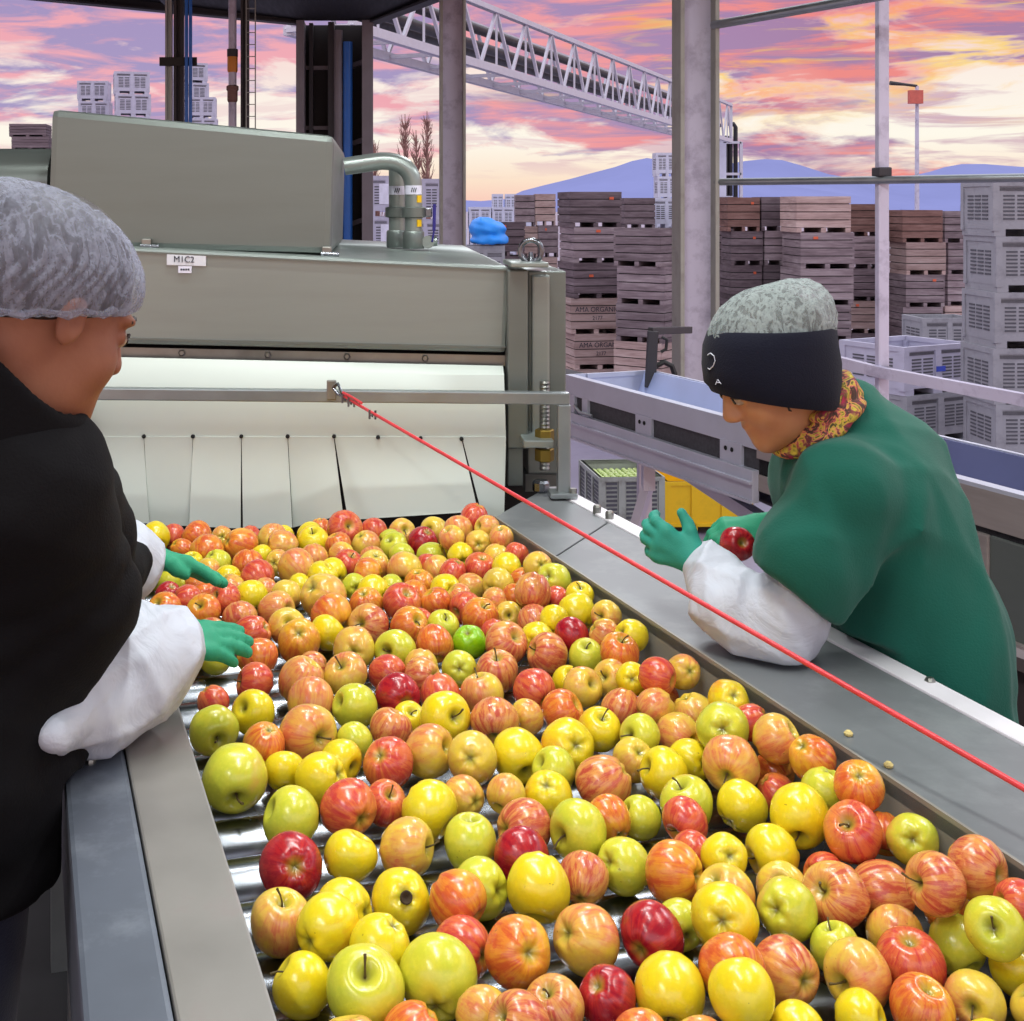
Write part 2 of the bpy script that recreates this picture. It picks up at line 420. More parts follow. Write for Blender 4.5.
beam('trim_5', (-6.5, 10.2, RZ - .0), (2, 10.2, RZ - .0), .1, .16)
beam('trim_6', (-2.3, 14.4, RZ - .02), (-2.3, 3, RZ - .02), .1, .16)
def hcolumn(name, X, Y, w, z0, z1):
    mb = MB().box(X - w * .40, X + w * .40, Y + .02, Y + .04, z0, z1)
    o = struct(mb.build(name, M['column']))
    struct(MB().box(X - w / 2, X - w * .40, Y - .12, Y + .16, z0, z1).build('column_flange', M['column_edge'], o))
    struct(MB().box(X + w * .40, X + w / 2, Y - .12, Y + .16, z0, z1).build('column_flange', M['column_edge'], o))
    struct(MB().box(X - w * .40, X + w * .40, Y - .1, Y + .02, z0, z0 + .02).box(X - w * .7, X + w * .7, Y - .25, Y + .25, z0, z0 + .03).build('column_base', M['column_edge'], o))
    return o
c = P(452.5, 100, 13.6); hcolumn('column_far', c.x, 13.6, .275, GZ, RZ + .08)
c = P(696, 100, 9.32); hcolumn('column_near', c.x, 9.32, .285, .15, RZ + .08)
beam('beam_floor', (2.62, 8.95, .149), (.9, 13.2, .149), .2, .3)
# shed corner pillar
def wallbox(name, u0, u1, Y0, Y1, m):
    a = P(u0, 0, Y0).x; b = P(u1, 0, Y0).x
    return struct(MB().box(a, b, Y0, Y1, GZ, RZ + .08).build(name, M[m]))
wallbox('wall_corner', 296, 373, 16.4, 16.8, 'wall_dark')
wallbox('trim_7', 296, 304, 15.95, 16.4, 'jamb'); wallbox('trim_8', 362, 373, 15.95, 16.4, 'jamb')
wallbox('trim_9', 328, 334, 16.1, 16.35, 'steel_dark')
wallbox('trim_10', 309, 313, 16.2, 16.38, 'steel_dark')
for k, v in enumerate((68, 128, 190)):
    a = P(304, v, 16.3); b = P(330, v, 16.3); struct(MB().bar(a, b, .06, .05).build('trim_%d' % (11 + k), M['jamb']))
for k, v in enumerate((64, 142, 222)):
    a = P(352, v + 2, 16.3); b = P(363, v - 2, 16.2); struct(MB().bar(a, b, .06, .06).build('trim_%d' % (14 + k), M['jamb']))
def pipe_thing(name, pts, r, m, label, cat='pipe', n=14):
    o = MB().tube(pts, r, n).build(name, M[m], smooth=True); return tag(o, label, cat)
a = P(347.5, 40, 16.0)
pipe_thing('blue_pipe', [(a.x, 16.1, GZ), (a.x, 16.1, 3.75)], .062, 'blue_pipe', 'tall blue pipe running down the dark shed corner')
a = P(338, 40, 16.0)
pipe_thing('grey_downpipe', [(a.x, 16.1, GZ), (a.x, 16.1, 3.9)], .056, 'jamb', 'dull grey downpipe beside the blue pipe at shed corner')

# posts and pipes hanging behind the washer hood
def post(u, v0, w, Y, m, name, label, extra=None, cat='post'):
    p = P(u, 0, Y); e = empty(name, (p.x, Y, GZ), label, cat)
    MB().box(p.x - w / 2, p.x - w / 2 + w * .3, Y - w / 2, Y + w / 2, GZ, RZ + .08).box(p.x - w * .2, p.x + w * .2, Y - .01, Y + .01, GZ, RZ + .08).box(p.x + w * .2, p.x + w / 2, Y - w / 2, Y + w / 2, GZ, RZ + .08).build('shaft', M[m], e)
    return e, p
YP = 13.2
e, p = post(179, 0, .1, YP, 'steel_dark', 'steel_post', 'dark steel post behind hood, crossed by a short bracket')
b = P(179, 62, YP); MB().box(b.x - .19, b.x + .2, YP - .1, YP - .06, b.z - .05, b.z + .04).build('cross_bracket', M['black'], e)
e, p = post(169, 0, .07, YP, 'galv', 'grey_post', 'slim grey post left of the dark bracketed post')
e, p = post(245, 0, .085, YP, 'steel_dark', 'steel_post', 'dark post right of the pipe with amber sleeve')
q = P(232.5, 0, YP); e = empty('white_riser_pipe', (q.x, YP, GZ), 'off white vertical pipe with amber sleeve behind the hood', 'pipe')
MB().tube([(q.x, YP, GZ), (q.x, YP, RZ + .08)], .043, 14).build('riser', M['column'], e, True)
z = P(0, 61, YP).z; MB().lathe([(.05, -.12), (.055, -.1), (.055, .1), (.05, .12)], (q.x, YP, z), 16).build('amber_sleeve', M['beacon'], e, True)
z = P(0, 53, YP).z; MB().lathe([(.058, -.04), (.058, .04)], (q.x, YP, z), 16).build('collar', M['steel_dark'], e, True)
z = P(0, 91, YP).z; MB().lathe([(.045, -.12), (.055, -.1), (.055, .0), (.065, .01), (.065, .05), (.048, .06)], (q.x, YP, z), 16).build('dark_joint', M['red_wood'], e, True)
for u, m, lab, w in ((186.5, 'blue_pipe', 'thin blue hose hanging in front of stacked grey bins', .018), (190.5, 'blue_pipe', 'second thin blue hose, just right of the first', .018)):
    q = P(u, 0, YP - .17); pipe_thing('hanging_hose', [(q.x, YP - .17, GZ), (q.x, YP - .17, RZ + .08)], w, m, lab, 'hose', 8)
q = P(252, 0, YP - .15); e = empty('cable_ladder', (q.x, YP - .15, GZ), 'thin wire cable ladder right of the dark post', 'cable ladder')
MB().bar((q.x - .06, YP - .15, GZ), (q.x - .06, YP - .15, RZ + .08), .012, .012).build('side_rail', M['galv'], e)
MB().bar((q.x + .035, YP - .15, GZ), (q.x + .035, YP - .15, RZ + .08), .012, .012).build('side_rail', M['galv'], e)
for k in range(22):
    zz = 1.2 + k * .125; MB().bar((q.x - .06, YP - .15, zz), (q.x + .035, YP - .15, zz), .009, .009).build('rung', M['galv'], e)

# pipe railing right of the near column
e = empty('pipe_railing', (3.25, 8.1, GZ), 'pale grey pipe railing joined to the big column', 'railing')
pt = P(882, 200, 8.1)
MB().bar((pt.x, 8.1, GZ), (pt.x, 8.1, 3.6), .07, .07).build('post', M['column'], e, bevel=.012)
a = P(716, 182, 9.25); b = P(1100, 176.5, 7.0)
MB().tube([a, P(882, 180, 8.05), b], .026, 12).build('middle_rail', M['galv'], e, True)
a = P(714, 25, 9.25); b = P(1000, -26, 6.6)
MB().tube([a, b], .033, 12).build('top_rail', M['galv'], e, True)
a = P(700, 318, 9.2); b = P(1140, 422, 6.4)
MB().bar(P(800, 352, 8.75), P(882, 372.5, 8.02), .05, .07).bar(P(882, 372.5, 8.02), b, .05, .07).build('lower_rail', M['column'], e)
for v, hh in ((172, .05), (371, .05)):
    q = P(882, v, 8.08); MB().box(q.x - .042, q.x + .042, 8.02, 8.15, q.z - hh * .6, q.z + hh * .6).build('clamp', M['steel_dark'], e, bevel=.01)

# ================================================================ SORTING TABLE
NV = Vector((.9613, .2753, 0)); DV = Vector((-.2753, .9613, 0)); UP = Vector((0, 0, 1))
def C(s, t, z): return NV * s + DV * t + UP * z
RT = .95
T0, T1 = .25, 3.0
TB = empty('sorting_table', C(.6, 1.6, 0), 'long stainless roller sorting table full of apples between two workers', 'sorting table')
def slab(s0, s1, t0, t1, z0, z1, name, m, parent=TB, bevel=.0, t0b=None, t1b=None, z1b=None):
    t0b = t0 if t0b is None else t0b; t1b = t1 if t1b is None else t1b; z1b = z1 if z1b is None else z1b
    return MB().hexa([C(s0, t0, z0), C(s1, t0b, z0), C(s1, t1b, z0), C(s0, t1, z0), C(s0, t0, z1), C(s1, t0b, z1b), C(s1, t1b, z1b), C(s0, t1, z1)]).build(name, M[m], parent, bevel=bevel)
slab(.050, .1265, T0, T1, .925, RT, 'left_outer_rail', 'rail_blue', bevel=.006)
slab(.1275, .2105, T0, T1, .93, RT + .002, 'left_inner_plate', 'rail_warm', bevel=.003)
slab(.2075, .2105, T0, T1, .80, .93, 'left_trough_wall', 'trough')
slab(.055, .062, T0, T1 - .1, .70, .925, 'left_skirt', 'rail_blue')
# right side: two plates meeting in a skewed seam, then the bright outer strip
slab(1.0145, 1.245, T0, 2.288, RT - .02, RT, 'right_plate', 'rail_grey', t1b=2.512, bevel=.002)
slab(1.0145, 1.245, 2.293, 2.62, RT - .02, RT, 'right_end_plate', 'rail_grey', t0b=2.517, t1b=2.86, bevel=.002)
slab(1.0145, 1.0185, T0, 2.62, .80, RT + .004, 'right_trough_wall', 'trough')
slab(1.246, 1.288, T0, 2.86, RT - .04, RT + .003, 'right_outer_strip', 'rail_white', bevel=.003)
slab(1.27, 1.28, T0, 2.8, .70, RT - .04, 'right_skirt', 'rail_blue')
slab(.215, 1.01, T0, T1 - .02, .70, .712, 'bed_pan', 'rail_blue', t1b=2.80)
slab(.2105, 1.0145, T1 - .02, T1 - .01, .70, .84, 'end_wall', 'dark', t0b=2.80, t1b=2.81)
for s, t_ in ((.085, .55), (.085, 1.75), (.085, 2.8), (1.262, .55), (1.262, 1.75), (1.262, 2.7)):
    slab(s - .025, s + .025, t_ - .025, t_ + .025, 0, .93, 'leg', 'galv')
for s, t_ in ((.082, 1.607),):
    c_ = C(s, t_, RT); MB().lathe([(.007, 0), (.007, .004), (.005, .007)], c_, 8).build('bolt', M['bolt'], TB, True)
for u, v in ((597, 512), (609.5, 518)):
    Y = GY(v, RT + .004); c_ = P(u, v, Y); MB().lathe([(.0095, -.004), (.0095, .012), (.007, .016)], c_, 6).build('bolt', M['bolt'], TB)
c_ = P(930, 683, GY(683, RT)); MB().lathe([(.008, 0), (.008, .004), (.005, .008)], c_, 8).build('bolt', M['bolt'], TB)
RPITCH, RR, RZC = .1, .046, .804
k = 0
tt = T0 + .06
proto = None
while tt < 2.72:
    if proto is None:
        mb = MB(); L = .79
        prof = [(.012, -L / 2), (RR * .98, -L / 2), (RR, -L / 2 + .004), (RR, L / 2 - .004), (RR * .98, L / 2), (.012, L / 2)]
        mb.lathe(prof, (0, 0, 0), 28, NV)
        proto = mb.build('roller', M['chrome'], None, True); proto.parent = TB; r = proto
    else:
        r = proto.copy(); COL.objects.link(r)
    r.location = C(.6125, tt, RZC) - wloc(TB)
    tt += RPITCH

# ================================================================ WASHER / FEED MACHINE
YF = 3.12
WM = empty('apple_washer', (0, 3.9, 0), 'stainless apple washer with tall hood at far end of roller table', 'washing machine')
TL, TR, BR, BL = P(20, 242, YF), P(509, 266, YF), P(506, 353, YF), P(20, 342, YF)
body = MB().hexa([BL, BR, BR + Vector((0, 1.6, 0)), BL + Vector((0, 1.6, 0)), TL, TR, TR + Vector((0, 1.6, 0)), TL + Vector((0, 1.6, 0))])
body.build('front_panel', M['steel'], WM, bevel=.012)
# thin folded lips on the panel
MB().bar(P(20, 246, YF - .004), P(507, 270, YF - .004), .006, .004).build('fold_line', M['steel_dull'], WM)
MB().bar(P(20, 336, YF - .004), P(506, 347, YF - .004), .006, .004).build('fold_line', M['steel_dull'], WM)
# clamp strip with bolts under the panel
MB().hexa([P(20, 355, YF + .02), P(506, 366, YF + .02), P(506, 366, YF + .06), P(20, 355, YF + .06), P(20, 345, YF + .02), P(506, 355.5, YF + .02), P(506, 355.5, YF + .06), P(20, 345, YF + .06)]).build('clamp_strip', M['bolt'], WM)
for u in (96, 182, 268, 347, 425):
    MB().lathe([(.009, 0), (.009, .006), (.006, .009)], P(u, 352.5 + (u - 180) * .0225, YF + .02), 6, (0, -1, 0)).build('bolt', M['bolt'], WM)
# lower body behind the curtain
a = P(30, 0, YF + .16).x; b = P(560, 0, YF + .16).x
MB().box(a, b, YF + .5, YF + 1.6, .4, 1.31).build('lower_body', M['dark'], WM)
MB().box(a, a + .05, YF + .1, YF + 1.6, .0, 1.31).build('side_wall', M['steel_dull'], WM)
# right hand frame
def fbox(u0, u1, v0, v1, Y, dep, name, m, bevel=.004, parent=WM):
    A, B_ = P(u0, v0, Y), P(u1, v1, Y)
    return MB().box(A.x, B_.x, Y, Y + dep, B_.z, A.z).build(name, M[m], parent, bevel=bevel)
fbox(508, 528, 270, 449, 3.078, .08, 'frame_inner_post', 'steel_dull')
fbox(528, 566, 271, 474, 3.13, .5, 'frame_post', 'steel_dull')
fbox(532, 550, 275, 440, 3.115, .02, 'post_channel', 'steel', .006)
fbox(511, 549, 262.5, 267.5, 3.03, .2, 'top_lip', 'steel', .003)
fbox(524, 554, 440.5, 448, 3.0, .14, 'bolt_bracket', 'steel', .003)
fbox(508, 523, 448, 486, 3.09, .03, 'guide_plate', 'steel_dull', .003)
fbox(525, 566, 474, 492, 3.16, .3, 'post_foot', 'steel_dull', .003)
MB().torus(P(531, 251, 3.1), (0.25, 1, 0), .027, .0068).build('eye_bolt', M['chrome'], WM, True)
MB().lathe([(.012, 0), (.012, .008), (.008, .014), (.006, .03)], P(531, 264, 3.1), 12).build('eye_bolt_shank', M['chrome'], WM, True)
rod = MB(); zb, zt = P(0, 470, 3.05).z, P(0, 381, 3.05).z; x = P(544.5, 0, 3.05).x; prof = []
n_ = 44
for i in range(n_ + 1):
    zz = zb + (zt - zb) * i / n_; prof.append((.0128 if i % 2 else .0108, zz))
rod.lathe(prof, (x, 3.05, 0), 16).build('threaded_rod', M['bolt'], WM, True)
for v0, v1 in ((429, 441), (448, 461)):
    z0, z1 = P(0, v1, 3.05).z, P(0, v0, 3.05).z
    MB().lathe([(.021, z0), (.0235, z0 + .003), (.0235, z1 - .003), (.021, z1)], (x, 3.05, 0), 6).build('hex_nut', M['brass'], WM)
z0 = RT + .001; MB().lathe([(.018, z0), (.021, z0 + .004), (.021, z0 + .022), (.017, z0 + .028)], (P(541, 0, 3.05).x, 3.05, 0), 10).build('foot_nut', M['chrome'], WM)
# hood
YH = 3.2
h = [P(46, 247, YH), P(331, 254.5, YH), P(331, 254.5, YH) + Vector((0, 1.0, 0)), P(46, 247, YH) + Vector((0, 1.0, 0)), P(51, 109, YH), P(334, 135.5, YH), P(334, 135.5, YH) + Vector((0, 1.0, 0)), P(51, 109, YH) + Vector((0, 1.0, 0))]
HD = MB().hexa(h).build('hood', M['steel_dull'], WM, bevel=.018)
for u, v in ((147, 244), (327, 252)):
    MB().obox(P(u, v, YH - .012), (1, 0, 0), (0, 1, 0), (0, 0, 1), .012, .012, .014).build('hinge_block', M['bolt'], HD, bevel=.003)
    MB().tube([P(u - 6, v + 2, YH - .022), P(u + 12, v + 2.6, YH - .022)], .006, 10).build('hinge_pin', M['chrome'], HD, True)
# label plate
q = P(186.5, 260.2, YF - .004)
pl = MB().obox(q, (1, 0, -.03), (0, 1, 0), (.03, 0, 1), .049, .003, .0135).build('name_plate', M['plate_white'], WM, bevel=.001)
text_mb('M1C2', P(184, 259.6, YF - .008), (1, 0, -.03), (0, 0, 1), .021, pl, M['ink'])
q = P(185, 269.5, YF - .004)
pl = MB().obox(q, (1, 0, -.03), (0, 1, 0), (.03, 0, 1), .0165, .003, .0085).build('small_tag', M['paper'], WM)
for k in range(4): MB().obox(P(181.4 + 2.4 * k, 269.5, YF - .0075), (1, 0, 0), (0, 1, 0), (0, 0, 1), .0022, .0006, .0022).build('tag_mark', M['ink'], pl)
# round ended housing at the left of the hood
prof = [P(49, 205, 3.4)]; 
hs = MB(); Yh = 3.4; xr = P(47, 0, Yh).x; poly = []
zt_, zl = P(0, 147, Yh).z, P(0, 240, Yh).z
for i in range(9):
    a_ = math.pi * .5 * i / 8; poly.append((xr, Yh + .1 - .1 * math.sin(a_), zt_ - .1 + .1 * math.cos(a_)))
poly += [(xr, Yh, zl), (xr, Yh + .7, zl), (xr, Yh + .7, zt_)]
hs.prism(poly, (-1.2, 0, 0)).build('brush_housing', M['steel_dull'], WM, True)
MB().box(P(46.5, 0, 3.35).x, P(51, 0, 3.35).x, 3.42, 3.6, P(0, 235, 3.4).z, P(0, 150, 3.4).z).build('gap_seal', M['black'], WM)

# ---- curtain of white flaps
YC = 3.06
CU = empty('strip_curtain', (P(300, 0, YC).x, YC, 1.28), 'white rubber strip curtain hanging over the apple stream', 'strip curtain')
def sheet(name, left, right, parent, m='white_rubber', th=.004, nu=6):
    # left/right: rows of (u, v, Y) down each edge
    n = len(left); vs = []; fs = []
    for off in (0, th):
        for (l, r_) in zip(left, right):
            for i in range(nu + 1):
                f = i / nu; p = P(*l) * (1 - f) + P(*r_) * f; vs.append((p.x, p.y + off, p.z))
    w = nu + 1; N = n * w
    for i in range(n - 1):
        for j in range(nu):
            a_ = i * w + j; fs.append((a_, a_ + 1, a_ + w + 1, a_ + w)); fs.append((N + a_, N + a_ + w, N + a_ + w + 1, N + a_ + 1))
    bd = [j for j in range(w)] + [i * w + nu for i in range(1, n)] + [(n - 1) * w + j for j in range(nu - 1, -1, -1)] + [i * w for i in range(n - 2, 0, -1)]
    for i in range(len(bd)):
        a_, b_ = bd[i], bd[(i + 1) % len(bd)]; fs.append((a_, N + a_, N + b_, b_))
    return MB().add(vs, fs).build(name, M[m], parent, True)
top = [(62, 356, YC + .05), (62, 372, YC + .02), (62, 400, YC), (62, 437, YC)]
topr = [(503, 366, YC + .05), (504, 375, YC + .02), (505, 405, YC), (506, 440, YC)]
sheet('upper_sheet', top, topr, CU, nu=10)
def flap(u0, u1, ul, ur, vl, vr, outl, outr):
    rows = 7; L = []; R = []
    for i in range(rows):
        f = i / (rows - 1); g = f ** 1.7
        L.append((u0 + (ul - u0) * f, 436.5 + (vl - 436.5) * f, YC - .003 - outl * g)); R.append((u1 + (ur - u1) * f, 437 + (vr - 437) * f, YC - .003 - outr * g))
    return sheet('flap', L, R, CU)
flap(62, 143.5, 62, 149, 520, 523.5, .03, .03)
flap(144, 192.7, 149.4, 190, 525, 526, .015, .015)
flap(193.3, 241, 189, 240.6, 526, 528.5, .035, .03)
flap(241.6, 287.4, 243, 292.2, 529, 527.5, .03, .045)
flap(288, 333.6, 292.8, 343, 527.5, 514.5, .02, .05)
flap(334.3, 461, 348, 478, 520, 511.5, .045, .05)
flap(461.8, 506, 481.5, 504, 513, 524, .02, .015)
for u in (144, 193, 241.4, 287.7, 334, 378, 420.6, 461.5):
    MB().lathe([(.0052, 0), (.0052, .004), (.003, .006)], P(u, 436.2 + max(0, u - 334) * .02, YC - .004), 8, (0, -1, 0)).build('rivet', M['dark'], CU)

# ---- square bar in front of the curtain, holding the cord
YB = 2.985
GB = empty('guard_bar', P(325, 396, YB), 'grey square bar across the white curtain on two uprights', 'bar')
MB().bar(P(70, 393, YB), P(569, 398, YB), .029, .029).build('cross_bar', M['galv'], GB, bevel=.003)
A = P(563.5, 404, YB); MB().bar((A.x, YB, A.z), (A.x, YB, RT + .006), .03, .03).build('upright', M['galv'], GB, bevel=.003)
MB().box(A.x - .035, A.x + .03, YB - .03, YB + .03, RT + .0045, RT + .017).build('foot', M['galv'], GB, bevel=.003)
MB().lathe([(.009, 0), (.009, .012)], (A.x + .02, YB - .02, RT + .016), 6).build('foot_bolt', M['bolt'], GB)
A = P(80, 399, YB); MB().bar((A.x, YB, A.z), (A.x, YB, RT + .004), .034, .034).build('upright', M['galv'], GB, bevel=.003)
MB().obox(P(331.5, 390, YB - .018), (1, 0, 0), (0, 1, 0), (0, 0, 1), .0115, .004, .024).build('eye_plate', M['bolt'], GB, bevel=.003)
# ---- red pull cord
a = P(343, 396, YB - .06); b = P(1024, 788.5, 1.36); d = (b - a)
RC = empty('pull_cord', a, 'red pull cord stretched diagonally over the apples to the right', 'cord')
e2 = a + d * 1.12
pts = [a + (e2 - a) * (i / 12) for i in range(13)]
MB().tube(pts, .0037, 10).build('cord', M['red_cord'], RC, True)
MB().bar((e2.x, e2.y, RT + .001), (e2.x, e2.y, e2.z + .03), .03, .012).build('anchor_plate', M['bolt'], RC, bevel=.003)
dn = d.normalized()
tail = [a + dn * .0 + UP * .008, a + dn * .05 + UP * .009, a + dn * .1 + UP * .008]
MB().tube(tail, .0033, 8).build('cord_tail', M['red_cord'], RC, True)
hk = P(333, 388, YB - .03); MB().tube([hk, hk + Vector((.012, -.01, .012)), a + Vector((-.005, 0, .012)), a + Vector((.004, 0, -.004)), hk + Vector((.012, -.012, -.012)), hk], .0035, 8).build('snap_hook', M['chrome'], RC, True)
for k in (.012, .045, .155):
    q = a + dn * k
    MB().obox(q + Vector((0, -.004, -.004)), dn, Vector((0, 1, 0)), dn.cross(Vector((0, 1, 0))), .006, .007, .007).tube([q + Vector((-.006, -.01, -.012)), q + Vector((-.006, -.01, .008))], .0025, 8).tube([q + Vector((.007, -.01, -.013)), q + Vector((.007, -.01, .007))], .0025, 8).build('wire_clamp', M['chrome'], RC, True)

# ---- pipe pair on the machine deck
YQ = 3.9
zd = 1.512
PP = empty('water_pipe', P(405, 254, YQ), 'pair of stainless water pipes with elbows on the washer deck', 'pipe')
def elbow(pA, pB, pC, n=8):
    out = []
    for i in range(n + 1):
        f = i / n; out.append(pA * (1 - f) ** 2 + pB * 2 * f * (1 - f) + pC * f ** 2)
    return out
r_ = .028
x1 = P(413.5, 0, YQ).x; zt_ = P(0, 161, YQ).z
hA = Vector((-.111, YQ, P(0, 166.5, YQ).z)); hB = Vector((x1 - .1, YQ, zt_))
MB().tube([hA] + elbow(hB, Vector((x1, YQ, zt_ + .002)), Vector((x1, YQ, zt_ - .09))) + [Vector((x1, YQ, zd + .05))], r_, 18).build('front_pipe', M['steel'], PP, True)
x2 = P(397, 0, YQ + .12).x; Y2 = YQ + .12
MB().tube([(x2, Y2, zt_ - .01), (x2, Y2, zd + .05)], r_ * .95, 18).build('rear_pipe', M['steel'], PP, True)
for xx, yy in ((x1, YQ), (x2, Y2)):
    MB().lathe([(r_ + .004, 0), (r_ + .006, .004), (r_ + .006, .05), (r_ + .003, .055)], (xx, yy, zd + .002), 20).build('base_collar', M['steel_dull'], PP, True)
    MB().lathe([(r_ + .002, 0), (r_ + .01, .003), (r_ + .01, .032), (r_ + .002, .035)], (xx, yy, P(0, 218, YQ).z), 20).build('clamp_ring', M['steel_dull'], PP, True)
    MB().box(xx + r_ + .008, xx + r_ + .03, yy - .01, yy + .01, P(0, 217, YQ).z, P(0, 208, YQ).z).build('clamp_bolt', M['chrome'], PP, bevel=.003)
    z = P(0, 190, YQ).z; lb = MB()
    for i in range(9):
        a0 = math.radians(-150 + 13 * i); a1 = math.radians(-150 + 13 * (i + 1)); rr = r_ + .0015
        lb.hexa([(xx + rr * math.cos(a), yy + rr * math.sin(a), z + dzz) for dzz in (-.014, .014) for (a, rr) in ((a0, r_ + .001), (a1, r_ + .001), (a1, r_ + .002), (a0, r_ + .002))])
    lab = lb.build('paper_label', M['paper'], PP)
    for i in range(3): MB().obox((xx + .006 * (i - 1), yy - r_ - .003, z), (.3, 0, 1), (0, 1, 0), (1, 0, -.3), .007, .0006, .0012).build('label_stroke', M['ink'], lab)
for v in (199, 223):
    q = P(419, v, YQ); MB().obox((x1 + .017, YQ - r_ + .004, q.z), (.8, .6, 0), (-.6, .8, 0), (0, 0, 1), .008, .002, .011).build('yellow_sticker', M['yellow'], PP)
hq = P(434.5, 219, YQ); VH = MB().tube([P(424, 242, YQ), P(437, 241, YQ)], .016, 14).tube([P(428, 242, YQ - .02), P(428, 242, YQ + .03)], .02, 14).build('ball_valve', M['steel'], PP, True)
MB().bar(P(434.5, 204, YQ - .02), P(434, 231, YQ - .02), .016, .01).bar(P(434, 231, YQ - .02), P(432, 242, YQ - .02), .008, .006).build('valve_lever', mat('navy_lever', (38, 30, 120), .4), VH, bevel=.002)
